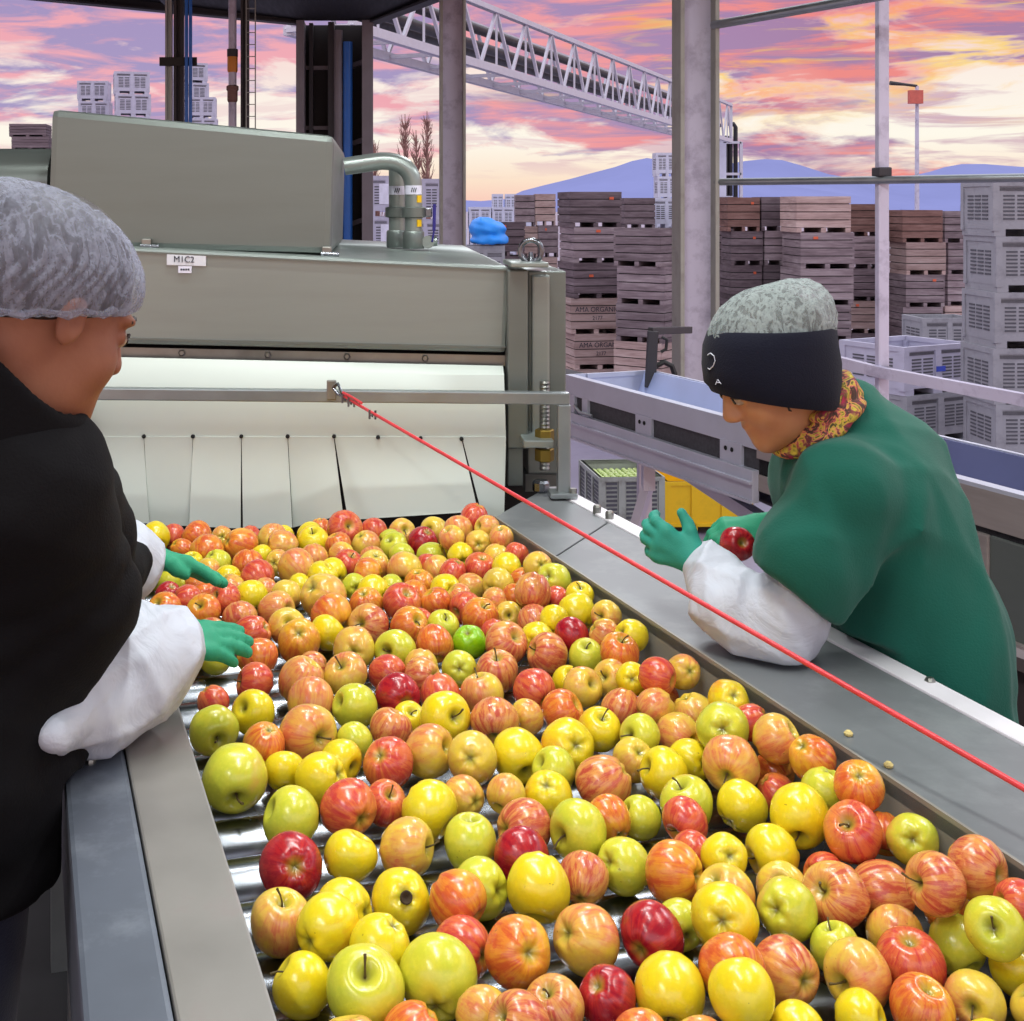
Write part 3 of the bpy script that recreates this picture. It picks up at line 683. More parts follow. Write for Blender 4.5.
# ================================================================ APPLES
# photo column, photo row, width, skin, then where the open end shows (fractions of the radius) and s = stem end / c = flower end; last letter: side of the blush
AP = '''155 533 30 Y
173 533 24 R
197 536 31 O
222 535 20 P 0 0 c
182 549 21 O
207 551 34 O
240 545 34 O
250 535 20 R
272 538 30 P .3 0 s
283 547 31 P
261 553 18 Y
192 560 20 Y
217 563 28 L
228 577 27 Y
209 570 15 P
248 564 31 O
258 577 34 R .7 .5 c
278 563 26 P -.4 0 c
297 569 37 P
168 594 26 D
187 597 30 R
204 595 28 O
225 599 32 R -.7 -.3 s
251 598 34 Y
276 610 36 P .75 0 s
265 589 22 P
287 595 30 P
165 610 34 O
204 611 34 O -.3 -.4 s
239.5 617 34 S
253 634 37 R
287 627 37 P .1 -.3 s
299 641 43 O 0 -.4 c
258 658 40 O
283 535 22 Y
345 526 35 R .3 -.2 s . l
374 531 27 R
402 532 27 P .3 -.2 s
434 529 28 P -.5 -.1 s
314 544 32 Y -.1 -.8 s
338 545 26 O
366 545 29 P
394 545.5 28 L
423 542 31 D
402 556 26 L .35 0 c
314 558 29 P
341 555 26 P
349 566 30 R .3 -.75 s
374 565 31 P
405 570 36 P . . . l
434 558 30 L
437 570 28 P
333 572 28 Y
322 577 30 Y
368 573 30 O
390 585 26 L
354 586 24 L .2 .2 c
374 592 32 Y
300 586 22 Y
323 597 49 P
366 603 33 O
402 603 38 R . . . l
419 583 30 O
436 603 31 O
332 616 42 O
327 633 36 Y
369 625 40 S -.5 -.1 s
408.5 625 37 O .55 -.35 s
354 649 42 P 0 .15 c
396 650 40 L -.55 .1 s . b
434 643 38 O
443 624 31 L .3 -.6 s
420 622 24 R
459 530 26 P
478 517 25 R
494 529 24 P
453 541 25 P
505 541 23 P
480 542 25 P 0 .1 c
461.5 556 26 Y .2 .4 c
497 555 25 P
520 555 23 R
537.5 566 27 P .3 -.1 c
479.5 567 31 R
509 567 28 Y
561 581 34 L -.4 -.3 c
456 572 26 R
428 566 26 R
447 589 30 Y .4 0 c
470 585 29 P
500 585 32 P -.5 .3 c
534.5 592 34 S
520 580 26 O
512.5 596 24 O
558 597 24 R
494 601 23 P
467 607 32 R
459 596 24 P
480 617 37 O .3 -.7 s
508 615 27 P 0 0 s
534 622 34 S
555 621 20 Y
574.5 612 37 Y .4 .75 c
570.5 635.5 33 D
584.7 597 25 Y .1 -.75 s
469 642 34 G -.1 -.6 c
508 643 41 S
541 638 34 Y -.25 .1 c
494 632 28 R
548.5 654 41 S -.85 -.2 s
459.5 668.5 35 L 0 0 c
607.5 615 30 P -.5 0 s
602 634 29 P
634 636 31 Y
620 653 38 O .2 -.8 s
653.6 654.5 34 Y . . . r
585.5 657.5 35 L 0 -.75 s
659 678 36 R
685.8 671.7 33 P .45 -.1 c
567 682 28 Y .3 -.6 s
583 687 40 P
612 678 37 P -.5 -.1 s
632 679 28 Y 0 0 c
255 683 40 R -.95 -.1 s
300.7 681 45 P
311 703 46 P . . . t
253.7 712.5 43 Y
213 701.5 26 R
213.7 730 49 L .25 .5 s
264.6 744 42 O
307 734 57 P .6 .2 s
234.7 777 63 L .05 .7 s . r
284 767 40 Y
321.6 780 52 Y
340.4 761 42 Y
346 675 44 P -.3 -.5 s . t
355 706 43 L
387 673 37 R
398 697 45 D .45 .3 c
422.6 675 37 S
440.7 693.6 40 R
482 694 43 P -.3 -.9 s
354.5 736 37 L
390.5 728 42 S
409 720 35 Y .2 -.5 s
445 717 50 Y .5 0 s
388 761 50 R -.4 -.35 c
429 752 50 P . . . t
472 758 49 P -.1 0 c
494 720 47 S
497 672 42 S 0 -.75 s
534 690.5 42 R
527.4 717 34 P
562 712.5 43 O
599 730 43 Y .2 -.7 s
622 709 42 S
568 747 54 Y .4 -.1 c . l
518 755 50 Y
554 770 45 L
604 783 56 S
506.5 794 37 P . . . t
634.5 759 43 P .3 -.4 c
656 707 38 P
692.5 699.5 43 P
729 699.5 38 Y .3 -.25 c
677 734 43 P
722 730 50 L 0 0 c
641 735.6 41 L -.65 0 s
664 773 50 Y -.85 -.2 s
691 762 43 Y
731 764 56 P -.2 .5 s . t
751 722 33 R
688.6 805.5 56 L -.3 -.75 s
740 805.5 51 Y
776 728.6 46 P
773.7 761.5 42 O
813.7 758 45 O . . . r
824.6 791 47 L
860 788 47 O 0 -.45 c
776 793 40 R
799.6 815 58 Y 0 .8 s
853.7 833.7 59 R -.25 -.35 s . r
773 852.5 56 Y -.85 .4 s
883.4 830.5 44 O
918 827.4 50 L 0 0 c
292 818 58 L
291 866.6 63 D .15 0 c
282 927 62 P .1 -.75 s . b
349 808.6 56 R .55 .45 c
350 857 53 Y
343.4 911 58 Y
328 928 60 Y . . . r
385 804 43 R .3 -.45 s
429 810 57 Y
464 797.6 43 P . . . t
406.6 848 57 P .9 0 s
470 843 53 L
401 901 60 Y .15 -.15 c
457.5 901 58 O . . . l
481 892 56 L
522 857 55 D
548 796 50 Y -.1 -.45 c
523.7 827.4 54 S
579 830.5 58 L -.75 .25 s
609 819.5 45 O
538 887 60 Y
584 879 49 S
626 871 54 L -.65 -.1 c
640.5 818 41 L
518.5 952 66 O .4 0 c
674.5 874 60 O . . . l
685.5 821 47 R -.55 .65 s
692 854 44 R
724.6 857 46 Y .3 -.1 c
679.5 924 45 L
724.5 918 64 Y -.1 .1 c
726 895 58 P
784 909 60 L -.4 .05 c
782 889 52 P -.1 -.3 s
836.4 893 66 S -.55 -.1 s . r
825.5 876 45 R
882 882 62 S
936 881 58 S -.75 .1 s
977 868.6 60 S
995.6 928 60 L -.1 .05 s
956.5 944 60 L
895 933 58 P
910.5 964.5 70 R
858 975 70 P -.6 .4 s
836 949 50 L -.3 -.85 s
785.6 974 67 S .7 .2 c . t
731 969 66 O
741.7 994 63 Y
921.5 1011 68 O
975 1000.5 61 P -.1 .3 s
1018 970 60 Y
860 1018 56 Y
798 1032 50 Y
303 986 58 Y -.85 -.65 s
366 988 75 L 0 -.4 s
378 946 57 Y
438.6 977 76 L
462 949 61 R .85 .2 c
413.5 1021 64 O
481 1013 50 P
555 1009 60 S -.3 -.6 s
520 1026 60 S
585.5 939 67 P -.7 -.15 c . t
651 936 65 D -.45 .5 c
607 997 60 D -.4 -.4 c
670 991 69 Y 0 .85 s . l
1021 905 32 R
640 1040 60 O
700 1048 60 P
350 1046 66 P
990 1050 60 Y
1040 1010 60 P'''
aps = []
for ln in AP.split('\n'):
    w = ln.split(); a = dict(u=float(w[0]), v=float(w[1]), w=float(w[2]), k=w[3], pole=None, bl=None)
    if len(w) >= 7 and w[4] != '.': a['pole'] = (float(w[4]), float(w[5]), w[6])
    if len(w) >= 8: a['bl'] = w[7] if len(w) == 8 else w[8] if w[7] == '.' else w[7]
    aps.append(a)
NT_ = len(aps)
N = len(aps)
HC = .765
pos = np.zeros((N, 3)); rad = np.zeros(N); ray = np.zeros((N, 3))
CAMP = np.array([0, 0, ZC])
for i, a in enumerate(aps):
    Y = HC * F / (a['v'] - HZ)
    tx = (a['u'] - PX) / F
    rad[i] = min(.047, max(.027, a['w'] / 2 / F * Y / math.sqrt(1 + tx * tx) * 1.09))
    pos[i] = P(a['u'], a['v'], Y)
    d = pos[i] - CAMP; ray[i] = d / np.linalg.norm(d)
nv, dv = np.array(NV), np.array(DV)
ZR = RZC + RR
vis = rad.copy()
for it in range(260):
    rr = rad * .94                                     # flesh may touch
    D = pos[:, None] - pos[None]; dist = np.linalg.norm(D, axis=2) + np.eye(N)
    pen = (rr[:, None] + rr[None]) - dist; np.fill_diagonal(pen, 0); pen = np.maximum(pen, 0)
    n_ = D / dist[..., None]
    mv = (n_ * pen[..., None] * .5).sum(1)
    along = (mv * ray).sum(1)[:, None] * ray
    k_lat = .35 if it < 200 else .8
    pos += along * .9 + (mv - along) * k_lat
    # stay near the sight line early on, on top of the rollers and between the walls
    if it < 200:
        dcam = pos - CAMP; al = (dcam * ray).sum(1)[:, None] * ray; pos += (al - dcam) * .25
    low = ZR + rad * .98 - pos[:, 2]
    up = np.maximum(low, 0); pos[:, 2] += up
    high = np.maximum(pos[:, 2] - (ZR + rad * .98) - .002, 0)
    touching = (pen > 0).any(1)
    pos[:, 2] -= np.where(touching, 0, np.minimum(high, .003))
    s_ = pos @ nv; lo_ = .2135 + rad; hi2 = 1.0115 - rad
    pos += np.outer(np.clip(s_, lo_, hi2) - s_, nv)
    t_ = pos @ dv; tm = 2.975 - (pos @ nv - .2105) * .222 - rad
    pos += np.outer(np.minimum(tm - t_, 0), dv)

# apples showing in the gaps between the others
fr_ = random.Random(3); cand = []
for k in range(9000):
    s_ = fr_.uniform(.25, .975); t_ = fr_.uniform(.95, 2.9); r0 = fr_.uniform(.029, .034); c_ = C(s_, t_, ZR + r0 * .98)
    u_, v_ = pix(c_)
    if not (150 < u_ < 1030 and 528 < v_ < 1010) or c_.y > YC - .03 - r0: continue
    if s_ < .36 and 1.42 < c_.y < 2.12: continue
    d_ = np.linalg.norm(pos - np.array(c_), axis=1) - rad * .88 - r0 * .88
    cand.append((d_.min(), s_, t_, r0, c_))
cand.sort(key=lambda q: -q[0]); nf = 0
for q in cand:
    if nf >= 32: break
    c_, r0 = q[4], q[3]
    if (np.linalg.norm(pos - np.array(c_), axis=1) - rad * .87 - r0 * .87).min() < 0: continue
    pos = np.vstack([pos, np.array(c_)]); rad = np.append(rad, r0); u_, v_ = pix(c_)
    aps.append(dict(u=u_, v=v_, w=0, k=fr_.choice('YOPPLSRO'), pole=None, bl=None)); nf += 1
print('fillers', nf, 'apples', len(aps))

# skins
def skin(name, ground, ground2, blush, cover, stripe, soft=.35, deep=None):
    m = bpy.data.materials.new(name); m.use_nodes = True
    t = NT(m.node_tree); out = t.node('ShaderNodeOutputMaterial'); b = t.node('ShaderNodeBsdfPrincipled'); t.l.new(b.outputs[0], out.inputs[0])
    oc = t.node('ShaderNodeTexCoord').outputs['Object']; rnd = t.node('ShaderNodeObjectInfo').outputs['Random']
    s = t.node('ShaderNodeSeparateXYZ'); t.l.new(oc, s.inputs[0]); x, y, z = s.outputs
    off = t.node('ShaderNodeCombineXYZ', ins={0: t.math('MULTIPLY', rnd, 91.0), 1: t.math('MULTIPLY', rnd, 47.0), 2: t.math('MULTIPLY', rnd, 23.0)}).outputs[0]
    pv = t.node('ShaderNodeVectorMath', operation='ADD', ins={0: oc, 1: off}).outputs[0]
    big = t.noise(pv, 1.3, 3, .55)
    ang = t.math('ARCTAN2', y, x)
    sv = t.node('ShaderNodeCombineXYZ', ins={0: t.math('ADD', t.math('MULTIPLY', t.math('COSINE', ang), 3.2), t.math('MULTIPLY', rnd, 77.0)), 1: t.math('MULTIPLY', t.math('SINE', ang), 3.2), 2: t.math('ADD', t.math('MULTIPLY', z, 1.1), t.math('MULTIPLY', big, 1.5))}).outputs[0]
    st = t.noise(sv, 1.35, 6, .68)
    fine = t.noise(pv, 9, 3, .6)
    r2 = t.math('SQRT', t.math('ADD', t.math('MULTIPLY', x, x), t.math('MULTIPLY', y, y)))
    f = t.math('ADD', t.math('MULTIPLY', x, .62), t.math('MULTIPLY', t.math('SUBTRACT', big, .5), 1.5))
    f = t.math('ADD', f, t.math('MULTIPLY', z, .12))
    f = t.math('ADD', f, t.math('MULTIPLY', t.math('SUBTRACT', rnd, .5), .5))
    th = 1.05 - 2.1 * cover
    wash = t.rng(f, th - soft, th + soft)
    stm = t.rng(st, .42, .62)
    k = t.math('ADD', t.math('MULTIPLY', wash, 1 - stripe * .55), t.math('MULTIPLY', t.math('MULTIPLY', stm, t.rng(f, th - soft * 2.2, th + soft * .5)), stripe * .8), True)
    k = t.math('MULTIPLY', k, t.rng(r2, .12, .42, .35, 1))
    g = t.mix(t.rng(big, .35, .65), lin(ground), lin(ground2))
    g = t.mix(t.rng(fine, .5, .75, 0, .25), g, lin(tuple(min(255, c_ * 1.1 + 10) for c_ in ground)))
    bl = lin(blush)
    if deep: bl = t.mix(t.math('MULTIPLY', stm, .8), bl, lin(deep))
    col = t.mix(k, g, bl)
    # russet and green in the hollows, pale dots on the skin
    hol = t.math('MULTIPLY', t.rng(r2, .34, .1), t.rng(t.math('ABSOLUTE', z), .45, .62))
    col = t.mix(t.math('MULTIPLY', hol, .75), col, lin((150, 150, 50)))
    hol2 = t.math('MULTIPLY', t.rng(r2, .16, .04), t.rng(t.math('ABSOLUTE', z), .3, .5))
    col = t.mix(t.math('MULTIPLY', hol2, .8), col, lin((96, 82, 34)))
    vo = t.node('ShaderNodeTexVoronoi', ins={'Scale': 11.0}); t.l.new(pv, vo.inputs['Vector'])
    col = t.mix(t.rng(vo.outputs['Distance'], .1, .05, 0, .3), col, lin((240, 220, 150)))
    br = t.noise(pv, 5.5, 2, .5)
    col = t.mix(t.rng(br, .74, .77, 0, .55), col, lin((120, 84, 30)))
    t.put(b.inputs['Base Color'], col)
    b.inputs['Roughness'].default_value = .26; b.inputs['Specular IOR Level'].default_value = .5
    b.inputs['Coat Weight'].default_value = .25; b.inputs['Coat Roughness'].default_value = .12
    b.inputs['Subsurface Weight'].default_value = .0
    bn = t.node('ShaderNodeBump', ins={'Strength': .05, 'Distance': .02}); t.l.new(t.noise(pv, 3.2, 3), bn.inputs['Height']); t.l.new(bn.outputs[0], b.inputs['Normal'])
    return m
SK = {'Y': skin('yellow_skin', (238, 208, 26), (226, 206, 44), (232, 150, 40), .17, .5),
      'L': skin('lime_skin', (214, 206, 60), (196, 200, 58), (226, 160, 84), .12, .4),
      'G': skin('green_skin', (128, 186, 16), (152, 200, 20), (180, 200, 40), .0, .0),
      'O': skin('orange_skin', (236, 182, 48), (230, 166, 54), (222, 112, 52), .50, .55, .45, (204, 82, 46)),
      'P': skin('blushed_skin', (230, 198, 62), (222, 190, 84), (224, 136, 84), .38, .5, .45, (210, 108, 74)),
      'R': skin('red_skin', (232, 146, 58), (228, 166, 76), (212, 84, 62), .66, .45, .5, (194, 56, 56)),
      'S': skin('striped_skin', (228, 176, 76), (222, 168, 92), (212, 112, 76), .5, .85, .5, (184, 66, 54)),
      'D': skin('dark_red_skin', (206, 70, 40), (190, 50, 40), (176, 30, 44), .92, .4, .4, (140, 14, 36))}
STEM = mat('stem_brown', (92, 76, 36), .7, 0, .3, 6); CAL = mat('calyx_brown', (66, 54, 30), .9, 0, .3, 8)
WORM = mat('brown_rot', (62, 46, 30), .9, 0, .3, 6)
def apple_mesh(seed):
    r_ = random.Random(seed); nr, ns = 22, 34; vs = []; fs = []
    tall = r_.uniform(.86, .98); lob = r_.uniform(.012, .035); ph = r_.uniform(0, 6); tap = r_.uniform(.04, .13); tilt = r_.uniform(-.07, .07); d1, d2 = r_.uniform(.3, .42), r_.uniform(.17, .26)
    for i in range(nr + 1):
        th = math.pi * i / nr; c_ = math.cos(th); s_ = math.sin(th)
        for j in range(ns):
            a = 2 * math.pi * j / ns
            R = s_ ** .92 * (1 + tap * c_) / (1 + tap * .35)
            R *= 1 + lob * math.cos(5 * a + ph) * (.5 - .5 * c_) + .02 * math.cos(2 * a + ph * 2)
            Z = c_ * tall - d1 * math.exp(-(R / .25) ** 2) * (c_ > 0) + d2 * math.exp(-(R / .27) ** 2) * (c_ < 0)
            Z += .04 * (c_ < 0) * math.cos(5 * a + ph) * math.exp(-((R - .38) / .2) ** 2) + tilt * R * math.cos(a - ph)
            vs.append((R * math.cos(a), R * math.sin(a), Z))
    for i in range(nr):
        for j in range(ns):
            j2 = (j + 1) % ns; fs.append((i * ns + j, i * ns + j2, (i + 1) * ns + j2, (i + 1) * ns + j))
    me = bpy.data.meshes.new('apple'); me.from_pydata(vs, [], fs)
    bm = bmesh.new(); bm.from_mesh(me); bmesh.ops.remove_doubles(bm, verts=bm.verts, dist=1e-5); bmesh.ops.recalc_face_normals(bm, faces=bm.faces); bm.to_mesh(me); bm.free()
    me.shade_smooth(); me.materials.append(SK['Y']); return me, tall - d1, -(tall - d2)
AM = [apple_mesh(s) for s in range(9)]
def stem_mesh(seed):
    r_ = random.Random(seed); bx, by = r_.uniform(-.22, .22), r_.uniform(-.22, .22); L = r_.uniform(.45, .75)
    mb = MB().tube([(0, 0, -.05), (bx * .2, by * .2, L * .35), (bx * .6, by * .6, L * .7), (bx * 1.3, by * 1.3, L)], [.04, .032, .03, .045], 7)
    o = mb.build('stem', STEM, None, True); me = o.data; bpy.data.objects.remove(o); return me
SM = [stem_mesh(s) for s in range(5)]
mb = MB()
for k in range(5):
    a = 2 * math.pi * k / 5
    mb.add([(.03 * math.cos(a - .7), .03 * math.sin(a - .7), -.01), (.03 * math.cos(a + .7), .03 * math.sin(a + .7), -.01), (.10 * math.cos(a), .10 * math.sin(a), .05), (.05 * math.cos(a), .05 * math.sin(a), -.05)], [(0, 1, 2), (1, 3, 2), (3, 0, 2), (0, 3, 1)])
mb.lathe([(.05, -.06), (.075, -.02), (.03, .0)], (0, 0, 0), 8)
o_ = mb.build('calyx', CAL); CM = o_.data; bpy.data.objects.remove(o_)

KIND = {'Y': 'yellow', 'L': 'lime yellow', 'G': 'green', 'O': 'orange', 'P': 'pink blushed', 'R': 'red', 'S': 'red striped', 'D': 'dark red'}
MARK = {  # apples one can find by their looks
 (469, 642): ('lone bright green apple', 'lone bright green apple in the middle of the table'),
 (291, 866.6): ('darkest red apple', 'darkest red apple, beside bare rollers near the left rail'),
 (401, 901): ('yellow apple with round hole', 'yellow apple with a round brown hole in its side'),
 (345, 526): ('half yellow red apple', 'half yellow red apple right under the open flap gap'),
 (478, 517): ('raised apple at right flap', 'raised red apple squeezed under the rightmost flap gap'),
 (234.7, 777): ('large pale green apple', 'large pale green apple touching the left plate, hollow facing down'),
 (561, 581): ('lime apple under the seam', 'lime apple against right wall near the plate seam'),
 (534.5, 592): ('tall red striped apple', 'tall red striped apple standing proud near the right wall'),
 (508, 615): ('apple with black stem', 'yellow apple with a curved black stem pointing up'),
 (570.5, 635.5): ('raspberry red apple', 'raspberry red apple tilted on its side left of right wall'),
 (388, 761): ('red apple facing left', 'red apple with yellow patch, flower end facing left'),
 (445, 717): ('yellow apple with dark stem', 'big yellow apple with dark stem on its right side'),
 (398, 697): ('glossy crimson apple', 'glossy crimson apple with its hollow facing the camera'),
 (299, 641): ('orange apple with green hollow', 'orange apple with a deep green hollow on top'),
 (918, 827.4): ('lime apple at right wall', 'lime apple at right wall with flower end facing camera'),
 (853.7, 833.7): ('apple with thick stem', 'large pink cheeked apple with a thick brown stem'),
 (366, 988): ('apple with upright stem', 'largest lime apple at the front, stem standing upright in its hollow'),
 (651, 936): ('big red oval apple', 'big red oval apple with orange flower end low left'),
 (607, 997): ('dark red apple at bottom', 'dark red apple at the bottom edge, flower end up left'),
 (799.6, 815): ('tapered vivid yellow apple', 'vivid yellow tapered apple pointing down, near right wall'),
 (722, 730): ('lime apple with round hollow', 'pale lime apple with a round hollow facing the camera'),
 (522, 857): ('crimson apple', 'crimson apple lying on its side under a striped apple'),
 (349, 808.6): ('red apple with yellow hollow', 'red apple with yellow hollow at its lower right'),
 (910.5, 964.5): ('terracotta apple', 'large terracotta red apple near the bottom right corner'),
 (785.6, 974): ('red topped apple', 'red topped striped apple with hollow on its right side'),
 (659, 678): ('plain red apple', 'plain dusty red apple near the right wall'),
 (534, 690.5): ('smooth orange red apple', 'smooth orange red apple over a small dark gap'),
 (323, 597): ('broad tan apple', 'broadest lumpy tan apple behind the middle of the table'),
 (995.6, 928): ('lime apple with deep hollow', 'lime apple with a stem in a deep hollow, right edge'),
 (253, 634): ('rosy apple by near glove', 'rosy apple just beyond the fingertips of the near glove'),
 (423, 542): ('raspberry apple near the curtain', 'raspberry red apple close to the white curtain'),
 (674.5, 874): ('round orange apple', 'round orange apple with red left cheek hiding a red one'),
 (497, 672): ('pink striped apple with stem', 'pink striped apple with a thin stem standing up'),
 (860, 788): ('orange apple at right wall', 'orange apple at right wall with a star shaped flower end'),
 (222, 535): ('small olive apple', 'small olive apple facing the camera under the curtain'),
 (168, 594): ('maroon apple', 'shaded maroon apple under the far glove'),
}
marks = []
for i, a in enumerate(aps):
    if (a['u'], a['v']) in MARK: a['mark'] = MARK[(a['u'], a['v'])]; marks.append(i)
assert len(marks) == len(MARK), (len(marks), len(MARK))
DIRS = ['right of', 'in front and right of', 'in front of', 'in front and left of', 'left of', 'behind and left of', 'behind', 'behind and right of']
buck = {}
for i, a in enumerate(aps):
    if 'mark' in a: a['label'] = a['mark'][1]; continue
    best = min(marks, key=lambda j: math.hypot(aps[j]['u'] - a['u'], (aps[j]['v'] - a['v']) * 1.3))
    m_ = aps[best]; ang = math.atan2(a['v'] - m_['v'], a['u'] - m_['u']); dd = DIRS[int(round(ang / (math.pi / 4))) % 8]
    buck.setdefault((KIND[a['k']], dd, best), []).append((math.hypot(a['u'] - m_['u'], a['v'] - m_['v']), i))
ORD = ['nearest', 'second', 'third', 'fourth', 'fifth', 'sixth']
for (kn, dd, best), L in buck.items():
    L.sort(); mk = aps[best]['mark'][0]
    for q_, (_, i) in enumerate(L):
        aps[i]['label'] = f'{kn} apple {dd} the {mk}' if len(L) == 1 else f'{kn} apple, {ORD[q_]} {dd} the {mk}'

for i, a in enumerate(aps):
    rr_ = random.Random(1000 + i)
    me, zt, zb = AM[rr_.randrange(len(AM))]
    o = bpy.data.objects.new('apple', me); COL.objects.link(o)
    o.material_slots[0].link = 'OBJECT'; o.material_slots[0].material = SK[a['k']]
    p = Vector(pos[i]); tc_ = (Vector((0, 0, ZC)) - p).normalized()
    rt = tc_.cross(Vector((0, 0, 1))).normalized() * -1; dn = tc_.cross(rt)
    if dn.z > 0: dn = -dn
    rt = Vector((0, 0, 1)).cross(tc_).normalized()
    if rt.x < 0: rt = -rt
    if a['pole']:
        ox, oy, ty = a['pole']; L = math.hypot(ox, oy)
        if L > .97: ox, oy = ox / L * .97, oy / L * .97
        ax = rt * ox + dn * oy + tc_ * math.sqrt(max(0, 1 - ox * ox - oy * oy))
        if ty == 'c': ax = -ax
    else:
        an = rr_.uniform(0, 6.283); dep = rr_.uniform(-.75, -.15)
        ax = (rt * math.cos(an) + dn * math.sin(an)) * math.sqrt(1 - dep * dep) + tc_ * dep
        ty = rr_.choice('sc')
        if ty == 'c': ax = -ax
    ax.normalize()
    tgt = {'l': -rt, 'r': rt, 't': -dn, 'b': dn}.get(a['bl'])
    if tgt is None:
        g = rr_.uniform(-1.7, 1.7); tgt = tc_ * math.cos(g) + (rt * .5 - dn * .8).normalized() * math.sin(g)
        if a['k'] in 'RDOS': tgt = tc_ + rt * rr_.uniform(-.6, .6) - dn * rr_.uniform(-.3, .6)
        if a['k'] in 'YL': tgt = -tc_ + rt * rr_.uniform(-1, 1) + dn * rr_.uniform(-.5, 1)
    elif a['k'] in 'YLOP': tgt = tgt + tc_ * .25
    xx = (tgt - ax * tgt.dot(ax))
    if xx.length < 1e-3: xx = rt - ax * rt.dot(ax)
    xx.normalize(); yy = ax.cross(xx)
    R = Matrix((xx, yy, ax)).transposed()
    o.rotation_mode = 'QUATERNION'; o.rotation_quaternion = R.to_quaternion(); o.location = p
    s_ = rad[i] * .96; o.scale = (s_ * rr_.uniform(.97, 1.02), s_ * rr_.uniform(.97, 1.02), s_ * rr_.uniform(.97, 1.06))
    tag(o, a['label'], 'apple', 'apples on the roller table')
    if a['pole']:
        if ty == 's': c_ = bpy.data.objects.new('stem', SM[rr_.randrange(5)]); c_.location = (0, 0, zt)
        else: c_ = bpy.data.objects.new('calyx', CM); c_.location = (0, 0, zb + .02); c_.rotation_euler = (math.pi, 0, rr_.uniform(0, 6))
        COL.objects.link(c_); c_.parent = o
    if (a['u'], a['v']) == (401, 901):
        # the rot hole, on the side that faces the camera
        hd = R.inverted() @ (tc_ + rt * .18 - dn * .1).normalized()
        hm = MB().lathe([(.02, -.12), (.10, -.03), (.17, .012), (.2, .0), (.2, -.1)], hd * .955, 18, hd).build('rot_hole', WORM, None, True); hm.parent = o
# leaf scrap and crumbs on the plates
CR = mat('apple_crumb', (206, 186, 120), .8, 0, .1, 30)
for u, v, lab in ((848.5, 733.5, 'small pale apple crumb on right plate, farther of two'), (888.5, 765, 'small pale apple crumb on right plate, nearer of two')):
    Y = GY(v, RT + .003); o = MB().lathe([(.002, -.003), (.0055, -.002), (.006, .001), (.003, .004)], P(u, v, Y), 9).build('apple_crumb', CR, None, True)
    tag(o, lab, 'crumb', 'crumbs on the right plate')
# ================================================================ YARD: BINS, CRATES, BRIDGE
def wood_bin_proto(m, n=4):
    """slatted wooden bin 1.2 x 1.2, unit height 1, standing on skids"""
    e = bpy.data.objects.new('wooden_bin', None)
    COL.objects.link(e)
    mb = MB(); hb = .86; g = .026; bh = (hb - g * (n - 1)) / n; w = .6
    for k in range(n):
        z0 = .14 + k * (bh + g); j = .004 * ((k * 7) % 3)
        mb.box(-w, w, -w - j, -w + .025 - j, z0, z0 + bh).box(-w, w, w - .025 + j, w + j, z0, z0 + bh)
        mb.box(-w - j, -w + .025 - j, -w + .026, w - .026, z0, z0 + bh).box(w - .025 + j, w + j, -w + .026, w - .026, z0, z0 + bh)
    body = mb.build('slat_walls', M[m], e)
    MB().box(-w + .03, w - .03, -w + .03, w - .03, .13, .16).box(-w + .03, w - .03, -w + .03, -w + .04, .15, .98).box(-w + .03, -w + .04, -w + .03, w - .03, .15, .98).box(w - .04, w - .03, -w + .03, w - .03, .15, .98).build('liner', M['dark'], e)  # dark inner box stands in for the shade seen between the slats
    mb = MB()
    for x in (-w + .06, 0, w - .06): mb.box(x - .055, x + .055, -w, w, 0, .125)
    mb.build('pallet_skids', M[m], e)
    return e
WP = {m: wood_bin_proto(m) for m in ('weathered_wood', 'pale_wood', 'dark_wood', 'red_wood')}
NTH = ['top', 'second from top', 'third from top', 'fourth from top', 'fifth from top', 'bottom']
def wood_stack(uc, vtop, Y, mats, yaw, where, n=6, wsc=1.0, group='stacked wooden bins', base=GZ, skip=0):
    ztop = ZC - (vtop - HZ) / F * Y; H = (ztop - base) / n; X = (uc - PX) / F * Y; out = []
    for k in range(n):
        lv = n - 1 - k; m = mats[min(k, len(mats) - 1)]
        o = dup(WP[m], (X + .03 * ((k * 5) % 3 - 1), Y + .04 * ((k * 3) % 3 - 1), base + lv * H), math.radians(yaw + (k * 37) % 5 - 2), (wsc, wsc, H * .998))
        o.name = 'wooden_bin'
        tag(o, f'wooden bin, {NTH[k] if k < n - 1 else "bottom"} of the stack {where}', 'wooden bin', group); out.append(o)
    return out
w_, p_, d_, r_w = 'weathered_wood', 'pale_wood', 'dark_wood', 'red_wood'
YW = 27.5
wood_stack(508, 222, 29, [d_, d_, p_, w_, w_], 2, 'beside the blue tarp', 5, .62)
wood_stack(525.5, 195, 30, [w_, p_, w_, p_, w_, w_], 0, 'left of the eye bolt', 6, .38)
wood_stack(545.5, 194, 30, [p_, w_, p_, p_, w_, w_], 0, 'behind the eye bolt', 6, .4)
ama = wood_stack(590, 192, 27.2, [d_, w_, d_, p_, p_, p_], 8, 'with lettered pale bins', 6, .93)
wood_stack(637, 198, 30.5, [d_, w_, w_, w_, w_, w_], 4, 'behind the lettered stack', 6, .62)
wood_stack(650, 228, 25.4, [w_, w_, w_, p_, w_], -38, 'touching the big column on its left', 5, .86)
wood_stack(713, 197, 29.5, [d_, d_, d_, d_, w_, w_], 0, 'hidden half behind the big column', 6, .8)
wood_stack(740, 197.5, 27.5, [r_w, d_, d_, d_, d_, w_], 2, 'just right of the big column', 6, .58)
wood_stack(774, 197, 27.5, [d_, w_, d_, d_, w_, w_], 2, 'second right of the big column', 6, .61)
